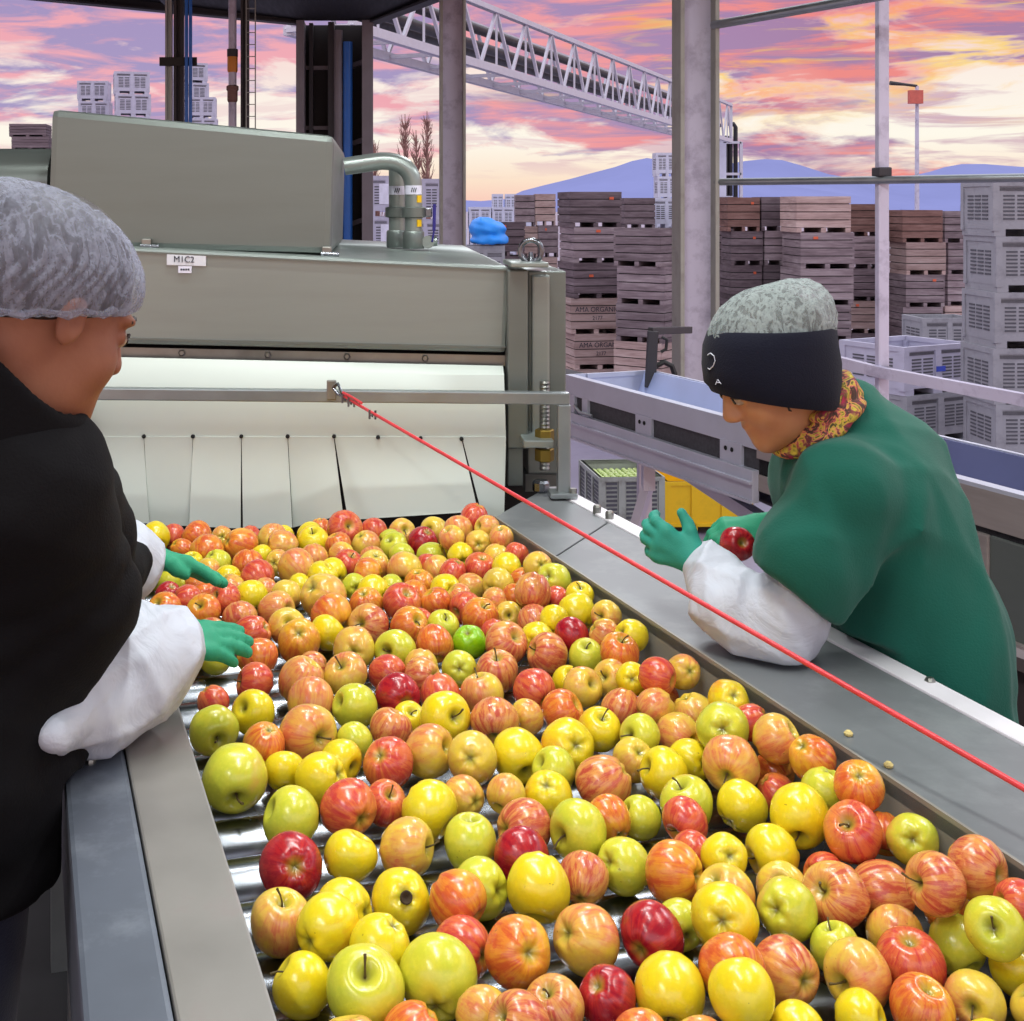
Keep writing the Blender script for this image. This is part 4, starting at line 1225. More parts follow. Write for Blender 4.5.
wood_stack(815.5, 196.5, 26.1, [p_, w_, w_, w_, w_, w_], 1, 'above the worker with headband', 6, .92)
wood_stack(861, 204, 28, [r_w, w_, d_, p_, d_, w_], -2, 'behind the railing post', 6, .66)
wood_stack(915, 210, 27.2, [r_w, p_, w_, w_, d_, w_], 1, 'right of the railing post', 6, .71)
wood_stack(955, 211, 27.6, [w_, w_, w_, p_, w_, w_], 0, 'left of tall grey plastic stack', 6, .6)
wood_stack(32, 125, 40, [d_, d_, w_], 8, 'at far left above the machine', 3, .95, 'dark bins far left', 3.0)
struct(MB().box(-16, -5.4, 37.5, 50, GZ, 2.999).build('slab_far_store', M['concrete']))
# lettering on the three pale bins
for o, sc in zip(ama[3:], (1, 1, 1)):
    bpy.context.view_layer.update()
    H = o.scale[2]
    for txt, z, s in (('AMA ORGANIC', .68, .15), ('2177', .44, .12)):
        tx_ = text_mb(txt, (0.02, -.612, z * H), (1, 0, 0), (0, 0, 1), s, None, M['ink'])
        tx_.parent = o; tx_.scale = (1, 1, 1 / H)
# one bright replaced board and orange tags
def tagbox(o, x, z, w=.06, h=.06, m='orange_tag'):
    c_ = MB().box(x - w, x + w, -.62, -.606, z, z + h).build('tag', M[m]); c_.parent = o
for o in list(bpy.data.objects):
    if o.get('category') == 'wooden bin' and o['group'] == 'stacked wooden bins':
        rr_ = random.Random(o['label'])
        if rr_.random() < .34: tagbox(o, rr_.uniform(-.4, .4), rr_.uniform(.6, .86), .05, .07)
    if o.get('label') == 'wooden bin, fourth from top of the stack behind the railing post': tagbox(o, 0, .14, .58, .17, 'orange_wood') if 'orange_wood' in M else None
for e in WP.values():
    for ch in list(e.children): bpy.data.objects.remove(ch)
    bpy.data.objects.remove(e)

# ---- plastic bins
def plastic_proto(name, m, tagm=None, paper=False, wx=.6, wy=.5, slots=(2, 7), blue=False):
    e = bpy.data.objects.new(name, None); COL.objects.link(e); hb = 1.0
    mb = MB().box(-wx + .02, wx - .02, -wy + .02, wy - .02, .13, .16)
    for (x0, x1, y0, y1) in ((-wx + .015, wx - .015, -wy + .015, -wy + .035), (-wx + .015, wx - .015, wy - .035, wy - .015), (-wx + .015, -wx + .035, -wy + .035, wy - .035), (wx - .035, wx - .015, -wy + .035, wy - .035)):
        mb.box(x0, x1, y0, y1, .13, .95)
    mb.build('tub', M[m], e)
    mb = MB()
    for (x0, x1, y0, y1) in ((-wx, wx, -wy, -wy + .05), (-wx, wx, wy - .05, wy), (-wx, -wx + .05, -wy + .05, wy - .05), (wx - .05, wx, -wy + .05, wy - .05)): mb.box(x0, x1, y0, y1, .9, 1.0)
    mb.build('rim', M[m], e)
    for sx_ in (-1, 1):
        for sy_ in (-1, 1):
            x0, x1 = sorted((sx_ * wx, sx_ * (wx - .09))); y0, y1 = sorted((sy_ * wy, sy_ * (wy - .09)))
            MB().box(x0, x1, y0, y1, .1, .9).build('corner_post', M[m], e)
    MB().box(-.05, .05, -wy, -wy + .02, .12, .9).build('centre_rib', M[m], e)
    mb = MB()
    for x in (-wx + .1, 0, wx - .1): mb.box(x - .08, x + .08, -wy + .01, wy - .01, 0, .13)
    mb.build('skids', M[m], e)
    ns, nr = slots
    for half in (-1, 1):
        mb = MB()
        for i in range(ns):
            for j in range(nr):
                xw = (wx - .2) / ns; x0 = half * .09 + half * xw * i; x1 = x0 + half * xw * .8; x0, x1 = min(x0, x1), max(x0, x1)
                z0 = .3 + j * .48 / nr
                mb.box(x0, x1, -wy + .008, -wy + .016, z0, z0 + .48 / nr * .45)
        x0, x1 = sorted((half * .07, half * (wx - .1)))
        for j in range(3): mb.box(x0, x1, -wy + .006, -wy + .016, .82 + j * .022, .832 + j * .022)
        mb.build('grille', M['slot_shade'], e)
    mb = MB()
    for j in range(nr):
        for y0 in (-.32, -.1, .12): mb.box(-wx + .006, -wx + .016, y0, y0 + .17, .3 + j * .48 / nr, .3 + (j + .45) * .48 / nr)
    mb.build('grille', M['slot_shade'], e)
    if tagm: MB().box(-.04, .045, -wy - .008, -wy - .001, .8, .92).build('tag', M[tagm], e)
    if paper: MB().box(-.28, .2, -wy - .006, -wy - .001, .3, .8).build('paper_sheet', M['paper'], e)
    if blue: MB().box(-.04, .12, -wy - .006, -wy - .001, .45, .56).build('blue_print', M['blue_print'], e)
    return e
M['slot_shade'] = mat('slot_opening', (84, 84, 92), .8)  # dark tone put in for the shade inside the bin slots
M['slot_shade2'] = M['slot_shade']
PB = {'g': plastic_proto('plastic_bin', 'grey_plastic', 'orange_tag'), 'p': plastic_proto('plastic_bin', 'grey_plastic'), 'w': plastic_proto('plastic_bin', 'white_plastic'), 'l': plastic_proto('plastic_bin', 'lilac_plastic'), 's': plastic_proto('plastic_bin', 'lilac_plastic', None, True), 'b': plastic_proto('plastic_bin', 'lilac_plastic', None, False, blue=True)}
def plastic_stack(uc, vtop, Y, kinds, yaw, where, n, group, sx_=1.0, base=GZ, H=None, names=None):
    ztop = ZC - (vtop - HZ) / F * Y; X = (uc - PX) / F * Y
    if H is None: H = (ztop - base) / n
    for k in range(n):
        o = dup(PB[kinds[min(k, len(kinds) - 1)]], (X + .02 * ((k * 5) % 3 - 1), Y, ztop - (k + 1) * H), math.radians(yaw), (sx_, sx_, H * .998)); o.name = 'plastic_bin'
        pos_ = 'only bin' if n == 1 else ('top' if k == 0 else 'bottom' if k == n - 1 else NTH[k])
        tag(o, f'{names or "grey plastic bin"}, {pos_} of the stack {where}', 'plastic bin', group)
plastic_stack(1019, 181, 17.5, 'ggggpp', 0, 'at the right edge', 6, 'tall grey plastic stack', .96)
plastic_stack(906, 341, 19.2, 'bpp', 27, 'behind the green jacketed worker', 3, 'pale plastic bins behind the railing', 1.22, names='pale grey slotted bin')
plastic_stack(940, 316, 22, 'ppp', 2, 'between railing and tall grey stack', 3, 'grey bins in mid yard', .8)
plastic_stack(665, 198, 31, 'wwwwww', 0, 'pale, left of big column', 6, 'white bins by the column', .56, names='white slotted bin')
plastic_stack(666, 153, 34, 'wwww', 0, 'standing tallest beside the big column', 4, 'white bins by the column', .5, base=.5, names='small white bin')
struct(MB().box(7.0, 8.4, 33.5, 34.5, GZ, .50).build('slab_bin_store', M['concrete']))
plastic_stack(720, 196, 31, 'wwwwww', 0, 'right against the column edge', 6, 'white bins by the column', .45, names='white slotted bin')
plastic_stack(388, 176, 31, 'sslpp', 0, 'between shed corner and pipes', 5, 'label covered bins behind the pipes', .70, names='lilac bin with paper sheet')
plastic_stack(424, 179, 30.5, 'lllpp', 0, 'just left of the far column', 5, 'label covered bins behind the pipes', .70, names='lilac slotted bin')
for uc, where in ((455, 'half hidden by far column'), (480, 'just beyond the left of the tarp'), (503, 'just beyond the right of the tarp'), (528, 'low behind the leftmost wooden stacks')):
    plastic_stack(uc, 207, 48, 'wwwww', 0, where, 5, 'distant white bins', .70, names='distant white bin')
plastic_stack(498, 194, 50, 'wwwww', 0, 'rising left beyond the tarp', 5, 'distant white bins', .36, names='small white bin'); plastic_stack(511, 194, 50, 'wwwww', 0, 'rising right beyond the tarp', 5, 'distant white bins', .36, names='small white bin')
plastic_stack(485, 245, 24, 'ppp', 0, 'carrying the blue tarp', 3, 'bin under the tarp', .62, names='grey bin')
plastic_stack(95, 82, 40, 'llll', 4, 'leftmost behind the hood', 4, 'bins high behind the hood', .8, base=3.0)
plastic_stack(132, 73, 39, 'llll', 14, 'second from left behind the hood', 4, 'bins high behind the hood', .9, base=3.0)
plastic_stack(187, 64, 40, 'lll', 24, 'tallest behind the dark posts', 5, 'bins high behind the hood', .95, base=3.0)
plastic_stack(203, 98, 38.2, 'lll', 4, 'lowest right behind the blue hoses', 3, 'bins high behind the hood', .70, base=3.0)
for e in PB.values():
    for ch in list(e.children): bpy.data.objects.remove(ch)
    bpy.data.objects.remove(e)
# let the high bins stand on their deck
for o in bpy.data.objects:
    if o.get('group') == 'bins high behind the hood': o.location.z = o.location.z
# tarp
def tarp_f(p):
    d = ell(p, (2.06, 24, 1.17), (.36, .42, .19)); d = smin(d, ell(p, (2.10, 24, .96), (.37, .44, .18)), .05); d = smin(d, ell(p, (1.96, 24, 1.29), (.2, .35, .12)), .08)
    d = smax(d, (ZC - (245 - HZ) / F * 24) - p[:, 2] + .01, .02)
    return d + .014 * np.sin(p[:, 0] * 22 + p[:, 2] * 31) * np.sin(p[:, 2] * 17 - p[:, 0] * 9)
o = sdf_obj('tarp', tarp_f, (1.5, 23.4, .7), (2.7, 24.6, 1.6), .03, M['tarp'], None); o.location.z += .012
tag(o, 'bright blue crumpled tarp bundled on a grey bin', 'tarp')

# ---- green apple bin and yellow bin below the second conveyor
def open_bin(name, corner, wx, wy, yaw, H, m, label, contents=True):
    e = empty(name, (0, 0, 0), label, 'plastic bin')
    R = Matrix.Rotation(math.radians(yaw), 3, 'Z'); c0 = Vector(corner)
    def bx(x0, x1, y0, y1, z0, z1, nm, mm=m):
        pts = [c0 + R @ Vector(q) for q in ((x0, y0, z0), (x1, y0, z0), (x1, y1, z0), (x0, y1, z0), (x0, y0, z1), (x1, y0, z1), (x1, y1, z1), (x0, y1, z1))]
        return MB().hexa(pts).build(nm, M[mm], e)
    bx(0, wx, 0, wy, .10, .14, 'bottom')
    bx(.02, wx - .02, .02, .05, .1, H, 'front_wall'); bx(.02, wx - .02, wy - .05, wy - .02, .1, H, 'rear_wall'); bx(.02, .05, .05, wy - .05, .1, H, 'side_wall'); bx(wx - .05, wx - .02, .05, wy - .05, .1, H, 'side_wall')
    for x0, x1, y0, y1 in ((0, wx, 0, .05), (0, wx, wy - .05, wy), (0, .05, .05, wy - .05), (wx - .05, wx, .05, wy - .05)): bx(x0, x1, y0, y1, H - .05, H, 'rim')
    for x0 in (0, wx - .08, wx * .3, wx * .64): bx(x0, x0 + .08, 0, .03, 0, H - .05, 'rib')
    for y0 in (wy * .3, wy * .62, wy - .08): bx(0, .03, y0, y0 + .08, 0, H - .05, 'rib')
    return e, c0, R, bx
gc = P(599, 478, 16); gc.z = GZ
GH = (ZC - (478 - HZ) / F * 16) - GZ
e, c0, R, bx = open_bin('apple_bin', gc, .86, 1.15, 4, GH, 'green_grey_plastic', 'weathered grey bin of green apples under the second conveyor')
mb = MB()
for a_ in range(3):
    for k in range(8):
        y0 = .07 + a_ * .38; pts = [c0 + R @ Vector(q) for q in ((.012, y0, .3 + k * .05), (.019, y0, .3 + k * .05), (.019, y0 + .24, .3 + k * .05), (.012, y0 + .24, .3 + k * .05), (.012, y0, .327 + k * .05), (.019, y0, .327 + k * .05), (.019, y0 + .24, .327 + k * .05), (.012, y0 + .24, .327 + k * .05))]
        mb.hexa(pts)
for k in range(9):
    for x0, x1 in ((.1, .24), (.36, .53), (.64, .76)):
        mb.hexa([c0 + R @ Vector(q) for q in ((x0, .012, .22 + k * .055), (x1, .012, .22 + k * .055), (x1, .019, .22 + k * .055), (x0, .019, .22 + k * .055), (x0, .012, .25 + k * .055), (x1, .012, .25 + k * .055), (x1, .019, .25 + k * .055), (x0, .019, .25 + k * .055))])
mb.build('grille', M['slot_shade'], e)  # dark bars drawn as the shade in the slots
GA = skin('pale_green_skin', (206, 220, 150), (178, 204, 110), (220, 220, 150), 0, 0)
bx(.06, .8, .06, 1.08, .14, GH - .19, 'false_bottom', 'green_grey_plastic')
for i in range(9):
    for j in range(12):
        rr_ = random.Random(i * 31 + j)
        q = c0 + R @ Vector((.099 + i * .0832 + rr_.uniform(-.005, .005), .102 + j * .0862 + rr_.uniform(-.008, .008), GH - .19 + .046))
        o = bpy.data.objects.new('green_apple', AM[rr_.randrange(9)][0]); COL.objects.link(o); o.material_slots[0].link = 'OBJECT'; o.material_slots[0].material = GA
        o.location = q + Vector((0, 0, rr_.uniform(0, .012))); o.scale = (.0392,) * 3; o.rotation_euler = (rr_.uniform(-1, 1), rr_.uniform(-1, 1), rr_.uniform(0, 6))
        tag(o, 'pale green apple in the weathered grey bin under the second conveyor', 'apple', 'green apples in the grey bin')
yc = Vector((P(665, 480, 16.1).x, 16.1, GZ))
open_bin('yellow_bin', yc, 1.15, 1.0, 2, (ZC - (482 - HZ) / F * 16.1) - GZ, 'yellow', 'bright yellow plastic bin under the second conveyor')

# ---- second conveyor
CV = empty('belt_conveyor', (2.2, 4.6, GZ), 'grey painted belt conveyor on legs behind the worker in green', 'conveyor')
ZR2 = .85
nA, nB = P(568, 374.5, GY(374.5, ZR2)), P(1075, 508, GY(508, ZR2))
fA, fB = P(650, 376, GY(376, ZR2)), P(1100, 488, GY(488, ZR2))
dv2 = (nB - nA).normalized(); sd2 = Vector((-dv2.y, dv2.x, 0)).normalized()
if sd2.x < 0: sd2 = -sd2
L2 = (nB - nA).length
def cv(l, s, z): return nA + dv2 * l + sd2 * s + UP * (z - ZR2)
def cbox(l0, l1, s0, s1, z0, z1, name, m, bevel=0):
    return MB().hexa([cv(l0, s0, z0), cv(l1, s0, z0), cv(l1, s1, z0), cv(l0, s1, z0), cv(l0, s0, z1), cv(l1, s0, z1), cv(l1, s1, z1), cv(l0, s1, z1)]).build(name, M[m], CV, bevel=bevel)
Wc = .42
LS = L2 * .52
cbox(0, L2, -.012, .03, ZR2 - .012, ZR2, 'near_lip', 'conv_grey')
cbox(0, LS, -.012, .0, ZR2 - .09, ZR2 - .012, 'near_upper_channel', 'conv_grey'); cbox(LS, L2, -.012, .0, ZR2 - .12, ZR2 - .012, 'near_steel_channel', 'conv_steel')
cbox(0, L2, .0, .012, ZR2 - .20, ZR2 - .09, 'vent_backing', 'conv_dark')
cbox(0, LS, -.03, .0, ZR2 - .285, ZR2 - .165, 'near_lower_channel', 'conv_grey', .004)
cbox(0, LS, -.045, -.03, ZR2 - .215, ZR2 - .205, 'channel_ridge', 'conv_grey'); cbox(0, LS, -.04, -.03, ZR2 - .285, ZR2 - .275, 'channel_ridge', 'conv_grey')
for l0, w in ((-.01, .10), (.16, .05), (.62, .12), (1.22, .13), (1.86, .12)):
    b_ = cbox(l0, l0 + w, -.016, .0, ZR2 - .19, ZR2 - .085, 'bracket_plate', 'conv_grey', .002)
    if w > .11:
        for kk in (.3, .6): MB().lathe([(.009, 0), (.009, .002)], cv(l0 + w * kk, -.017, ZR2 - .115), 10, -sd2).build('bolt_hole', M['dark'], b_)
MB().tube([cv(.1, -.02, ZR2 - .13), cv(.2, -.05, ZR2 - .145), cv(.28, -.03, ZR2 - .15)], .007, 8).build('drain_pin', M['galv'], CV, True)
cbox(.0, L2, .02, Wc - .01, ZR2 - .11, ZR2 - .1, 'belt', 'conv_liner')
MB().hexa([cv(0, Wc - .04, ZR2 - .1), cv(L2 * .55, Wc - .04, ZR2 - .1), cv(L2 * .55, Wc - .03, ZR2 - .1), cv(0, Wc - .03, ZR2 - .1), cv(0, Wc, ZR2), cv(L2 * .55, Wc, ZR2), cv(L2 * .55, Wc + .012, ZR2), cv(0, Wc + .012, ZR2)]).build('far_wall_liner', M['conv_liner'], CV)
MB().hexa([cv(L2 * .552, Wc - .04, ZR2 - .1), cv(L2, Wc - .04, ZR2 - .1), cv(L2, Wc - .03, ZR2 - .1), cv(L2 * .552, Wc - .03, ZR2 - .1), cv(L2 * .552, Wc, ZR2), cv(L2, Wc, ZR2), cv(L2, Wc + .012, ZR2), cv(L2 * .552, Wc + .012, ZR2)]).build('far_wall_liner', M['conv_liner2'], CV)
cbox(0, L2, Wc + .012, Wc + .03, ZR2 - .28, ZR2 + .004, 'far_channel', 'conv_grey')
MB().hexa([cv(-.01, -.012, ZR2 - .19), cv(.0, -.012, ZR2 - .19), cv(.0, Wc + .03, ZR2 - .19), cv(-.01, Wc + .03, ZR2 - .19), cv(-.01, -.012, ZR2), cv(.0, -.012, ZR2), cv(.0, Wc + .03, ZR2), cv(-.01, Wc + .03, ZR2)]).build('end_plate', M['conv_grey'], CV)
# under-belt return pan and lower frame
MB().hexa([cv(.62, .12, ZR2 - .29), cv(L2, .12, ZR2 - .40), cv(L2, Wc - .02, ZR2 - .40), cv(.62, Wc - .02, ZR2 - .29), cv(.62, .12, ZR2 - .28), cv(L2, .12, ZR2 - .39), cv(L2, Wc - .02, ZR2 - .39), cv(.62, Wc - .02, ZR2 - .28)]).build('return_pan', M['conv_dark'], CV)
MB().bar(cv(.66, .1, ZR2 - .27), cv(LS + .3, .1, ZR2 - .46), .05, .05).build('lower_beam', M['conv_grey'], CV)
MB().bar(cv(.66, Wc, ZR2 - .29), cv(LS + .3, Wc, ZR2 - .48), .05, .05).build('lower_beam', M['conv_grey'], CV)
MB().bar(cv(.6, .06, ZR2 - .28), cv(.6, .06, ZR2 - .42), .05, .05).build('leg_socket', M['conv_grey'], CV)
MB().bar(cv(.6, .06, ZR2 - .40), cv(.47, .0, .02), .04, .04).bar(cv(.47, .0, .03), cv(.47, .0, GZ), .04, .04).build('leg', M['conv_grey'], CV)
MB().bar(cv(.06, Wc * .9, ZR2 - .3), cv(.06, Wc * .9, GZ), .06, .06).build('leg', M['conv_grey'], CV)
MB().bar(cv(1.55, .1, ZR2 - .3), cv(1.55, .1, GZ), .045, .045).build('leg', M['conv_grey'], CV)
MB().bar(cv(L2 * .8, .2, ZR2 - .3), cv(L2 * .8, .2, GZ), .06, .06).build('leg', M['conv_grey'], CV)
# steel body of the near half
cbox(LS, L2, .0, .012, ZR2 - .22, ZR2 - .12, 'dark_recess', 'dark')  # near-black sheet in place of the shaded gap below the channel
cbox(LS, L2 * .8, -.004, .2, ZR2 - .24, ZR2 - .18, 'side_ledge', 'conv_steel'); cbox(LS, L2 * .8, -.015, .2, ZR2 - .42, ZR2 - .33, 'bright_tray', 'rail_white'); cbox(LS, L2 * .8, .1, .2, ZR2 - .34, ZR2 - .24, 'tray_back', 'conv_steel')
cbox(L2 * .80, L2 * .9, -.012, .2, ZR2 - .46, ZR2 - .14, 'gear_cover', 'conv_steel', .006); cbox(L2 * .9, L2, -.006, .2, ZR2 - .46, ZR2 - .14, 'gear_cover', 'steel_dull', .006)
cbox(LS, L2, -.02, .22, ZR2 - .50, ZR2 - .46, 'lower_edge_beam', 'steel_dark'); cbox(LS, L2, -.03, -.01, ZR2 - .43, ZR2 - .41, 'tray_edge', 'conv_steel')
# hoop bracket at the far side
A_, B_ = P(650, 375, 5.98), P(653, 331, 5.98); hp = MB()
MB().bar(A_ + Vector((0, 0, -.06)), B_, .028, .05).bar(B_ + Vector((-.012, 0, 0)), P(690, 326, 6.4) + Vector((0, 0, -.02)), .028, .035).build('hoop_bracket', M['steel_dark'], CV, bevel=.004)
MB().tube([P(661, 352, 6.0), P(666, 349, 6.0), P(667, 340, 6.0), P(662, 337, 6.0)], .008, 8).build('hoop_hose', M['black'], CV, True)
MB().tube([P(656, 366, 6.05), P(664, 362, 6.05), P(672, 366, 6.05), P(676, 378, 6.05)], .014, 8).build('hoop_cable', M['black'], CV, True)
cbox(.0, .01, .1, .4, ZR2 - .02, ZR2 + .0, 'bracket_foot', 'conv_grey')

# ---- walkway edge at the lower right
WE = empty('walkway_edge', (2.6, 4.0, GZ), 'dark brown steel walkway edge behind the worker in green', 'walkway')
a0, a1 = P(985, 646, 2.95), P(1110, 696, 2.6)
MB().bar(a0, a1, .05, .03).build('top_flange', mat('brown_steel', (104, 92, 92), .5, .3), WE)
MB().hexa([Vector((a0.x, a0.y, a0.z - .3)), Vector((a1.x, a1.y, a1.z - .3)), Vector((a1.x, a1.y + .02, a1.z - .3)), Vector((a0.x, a0.y + .02, a0.z - .3)), a0 - UP * .02, a1 - UP * .02, a1 + Vector((0, .02, -.02)), a0 + Vector((0, .02, -.02))]).build('kick_plate', mat('brown_kick', (62, 52, 54), .6), WE)
MB().bar(a0 - UP * .02, Vector((a0.x, a0.y, GZ)), .06, .06).build('leg', M['steel_dark'], WE); MB().bar(a1 - UP * .02, Vector((a1.x, a1.y, GZ)), .06, .06).build('leg', M['steel_dark'], WE)

# ---- lattice pipe bridge
BR_ = empty('pipe_bridge', P(560, 70, 32), 'white lattice pipe bridge crossing high over the yard', 'bridge')
bl0, bl1 = P(352, 26, 22), P(731, 141, 60); tl0, tl1 = P(352, -47, 22), P(731, 105, 60)
dirb = (bl1 - bl0).normalized(); sb = Vector((dirb.y, -dirb.x, 0)).normalized() * -1.3
def bp(f, top, side):
    # walk in true length
    a_, b_ = (tl0, tl1) if top else (bl0, bl1); return a_ + (b_ - a_) * f + sb * side
for nm, top, side in (('lower_chord', 0, 0), ('upper_chord', 1, 0), ('lower_chord', 0, 1), ('upper_chord', 1, 1)):
    MB().bar(bp(0, top, side), bp(1, top, side), .16, .18 if not top else .12).build(nm, M['truss'], BR_)
NB = 19
for side in (0, 1):
    for k in range(NB):
        f0, f1 = k / NB, (k + 1) / NB
        MB().bar(bp(f0, 0, side), bp((f0 + f1) / 2, 1, side), .07, .07).build('brace', M['truss'], BR_); MB().bar(bp((f0 + f1) / 2, 1, side), bp(f1, 0, side), .07, .07).build('brace', M['truss'], BR_)
        if side == 0: MB().bar(bp((f0 + f1) / 2, 0, 0), bp((f0 + f1) / 2, 1, 0), .05, .05).build('vertical', M['truss'], BR_)
for k in range(NB + 1):
    MB().bar(bp(k / NB, 0, 0), bp(k / NB, 0, 1), .1, .08).build('cross_beam', M['truss'], BR_)
MB().bar(bp(1, 0, 0), bp(1, 1, 0), .12, .12).build('end_post', M['truss'], BR_); MB().bar(bp(1, 0, 1), bp(1, 1, 1), .12, .12).build('end_post', M['truss'], BR_)
for h_, s_ in ((.42, .35), (.42, .75), (.78, .55)):
    MB().tube([bp(0, 0, s_) * (1 - h_) + bp(0, 1, s_) * h_, bp(.985, 0, s_) * (1 - h_) + bp(.985, 1, s_) * h_], .12, 10).build('carried_pipe', M['black_pipe'], BR_, True)
# tower at its far end with dark pipes
TW = empty('pipe_tower', (17, 62, GZ), 'white pipe tower with dark downpipes at the bridge end', 'tower')
MB().box(P(712, 0, 61).x, P(723.5, 0, 61).x, 60.5, 62.5, GZ, P(0, 141, 61).z - .12).build('wall_panel', M['white_plastic'], TW)
for u in (724.5, 741): q = P(u, 0, 60.6); MB().bar((q.x, 60.6, GZ), (q.x, 60.6, P(0, 142, 60.6).z), .14, .14).build('leg', M['truss'], TW)
for v in (142.5, 174): MB().bar(P(716, v, 60.6), P(741, v, 60.6), .14, .12).build('tie_bar', M['truss'], TW)
for u, v0 in ((726, 140), (730.5, 138), (735.5, 124)):
    q = P(u, v0, 60.8); MB().tube([(q.x, 60.8, GZ), (q.x, 60.8, q.z - .15), (q.x - .1, 60.8, q.z), (q.x - .35, 60.8, q.z + .02)], .11, 8).build('downpipe', M['black_pipe'], TW, True)
# ---- lamp post
LP = empty('street_lamp', (P(917, 0, 45).x, 45, GZ), 'slim street lamp with an orange box at its top', 'street lamp')
q = P(917, 86, 45); MB().tube([(q.x, 45, GZ), (q.x, 45, q.z)], [.1, .06], 10).build('pole', M['column'], LP, True)
MB().tube([q, P(905, 84.5, 45), P(890, 83, 45)], [.05, .05, .08], 8).build('lamp_arm', M['steel_dark'], LP, True)
q = P(915.5, 97, 44.8); MB().box(q.x - .24, q.x + .24, 44.7, 44.9, q.z - .24, q.z + .24).build('control_box', M['lamp_red'], LP)
# ---- bare poplars
def poplar(u, vtop, Y, seed, label):
    r_ = random.Random(seed); X = (u - PX) / F * Y; zt = ZC - (vtop - HZ) / F * Y
    e = empty('bare_poplar', (X, Y, GZ), label, 'tree', 'bare poplars'); H = zt - GZ
    MB().tube([(X, Y, GZ), (X + .05, Y, GZ + H * .5), (X, Y, zt)], [.16, .09, .02], 7).build('trunk', M['bark'], e)
    mb = MB()
    for k in range(90):
        z0 = GZ + H * r_.uniform(.25, .93); a = r_.uniform(0, 6.28); l = r_.uniform(.8, 1.7) * (1.25 - (z0 - GZ) / H); s = r_.uniform(.18, .34)
        p0 = Vector((X, Y, z0)); p1 = p0 + Vector((math.cos(a) * l * s, math.sin(a) * l * s, l * .6)); p2 = p1 + Vector((math.cos(a) * l * s * .5, math.sin(a) * l * s * .5, l * .7))
        mb.tube([p0, p1, p2], [.03, .022, .008], 4, False)
        for q_ in range(3):
            b = a + r_.uniform(-1.5, 1.5); f = r_.uniform(.2, .9); s0 = p0 * (1 - f) + p1 * f; mb.tube([s0, s0 + Vector((math.cos(b) * .22, math.sin(b) * .22, l * .5))], [.016, .006], 3, False)
    o = mb.build('branches', M['bark'], e, fix=False)
poplar(405, 114, 62, 1, 'bare poplar nearest the shed, left of the pair'); poplar(427, 111, 62, 2, 'tallest bare poplar, close to the far column'); poplar(416, 130, 66, 3, 'smallest bare poplar standing between two taller ones'); poplar(374, 140, 62, 4, 'bare poplar half hidden by the shed jamb')
# ================================================================ PEOPLE
def skinmat(name, rgb, red):
    m = bpy.data.materials.new(name); m.use_nodes = True
    t = NT(m.node_tree); out = t.node('ShaderNodeOutputMaterial'); b = t.node('ShaderNodeBsdfPrincipled'); t.l.new(b.outputs[0], out.inputs[0])
    tc = t.node('ShaderNodeTexCoord').outputs['Object']
    t.put(b.inputs['Base Color'], t.mix(t.rng(t.noise(tc, 14, 3), .35, .7), lin(rgb), lin(red)))
    b.inputs['Roughness'].default_value = .48; b.inputs['Subsurface Weight'].default_value = .12; b.inputs['Subsurface Radius'].default_value = (.012, .005, .003); b.inputs['Specular IOR Level'].default_value = .35
    bn = t.node('ShaderNodeBump', ins={'Strength': .08, 'Distance': .004}); t.l.new(t.noise(tc, 160, 3), bn.inputs['Height']); t.l.new(bn.outputs[0], b.inputs['Normal'])
    M[name] = m
skinmat('brown_skin', (148, 98, 76), (132, 82, 64)); skinmat('tan_skin', (190, 138, 100), (174, 116, 86))
def cloth(name, rgb, rough=.9, fine=260, fs=.25, var=.1, sheen=.2, fold=0.0):
    m = mat(name, rgb, rough, 0, var, 8, spec=.2)
    t = m.node_tree; b = next(n for n in t.nodes if n.type == 'BSDF_PRINCIPLED'); b.inputs['Sheen Weight'].default_value = sheen
    n = t.nodes.new('ShaderNodeTexNoise'); n.inputs['Scale'].default_value = fine; n.inputs['Detail'].default_value = 3
    bn = t.nodes.new('ShaderNodeBump'); bn.inputs['Strength'].default_value = fs; bn.inputs['Distance'].default_value = .003
    tc = t.nodes.new('ShaderNodeTexCoord'); t.links.new(tc.outputs['Object'], n.inputs['Vector']); t.links.new(n.outputs[0], bn.inputs['Height']); t.links.new(bn.outputs[0], b.inputs['Normal'])
    if fold:
        n2 = t.nodes.new('ShaderNodeTexNoise'); n2.inputs['Scale'].default_value = fold; n2.inputs['Detail'].default_value = 4; n2.inputs['Distortion'].default_value = 1.2
        b2 = t.nodes.new('ShaderNodeBump'); b2.inputs['Strength'].default_value = .4; b2.inputs['Distance'].default_value = .02
        t.links.new(tc.outputs['Object'], n2.inputs['Vector']); t.links.new(n2.outputs[0], b2.inputs['Height']); t.links.new(bn.outputs[0], b2.inputs['Normal']); t.links.new(b2.outputs[0], b.inputs['Normal'])
    M[name] = m
cloth('black_fleece', (11, 10, 14), .95, 320, .3, .1, .0); cloth('green_fleece', (24, 90, 77), .9, 300, .25, .08, .1)
cloth('navy_knit', (18, 20, 36), .95, 380, .35, .1, .05); cloth('navy_trousers', (20, 26, 54), .9, 300, .2); cloth('dark_trousers', (40, 42, 50), .9, 300, .2)
cloth('white_sleeve', (190, 194, 206), .5, 120, .1, .02, 0, 13); cloth('green_glove', (50, 146, 112), .55, 500, .2, .06, 0); cloth('teal_glove', (52, 146, 128), .55, 500, .2, .06, 0)
M['hair'] = mat('dark_hair', (38, 30, 30), .55, 0, .3, 40, (1, 1, .2), .3, 90)
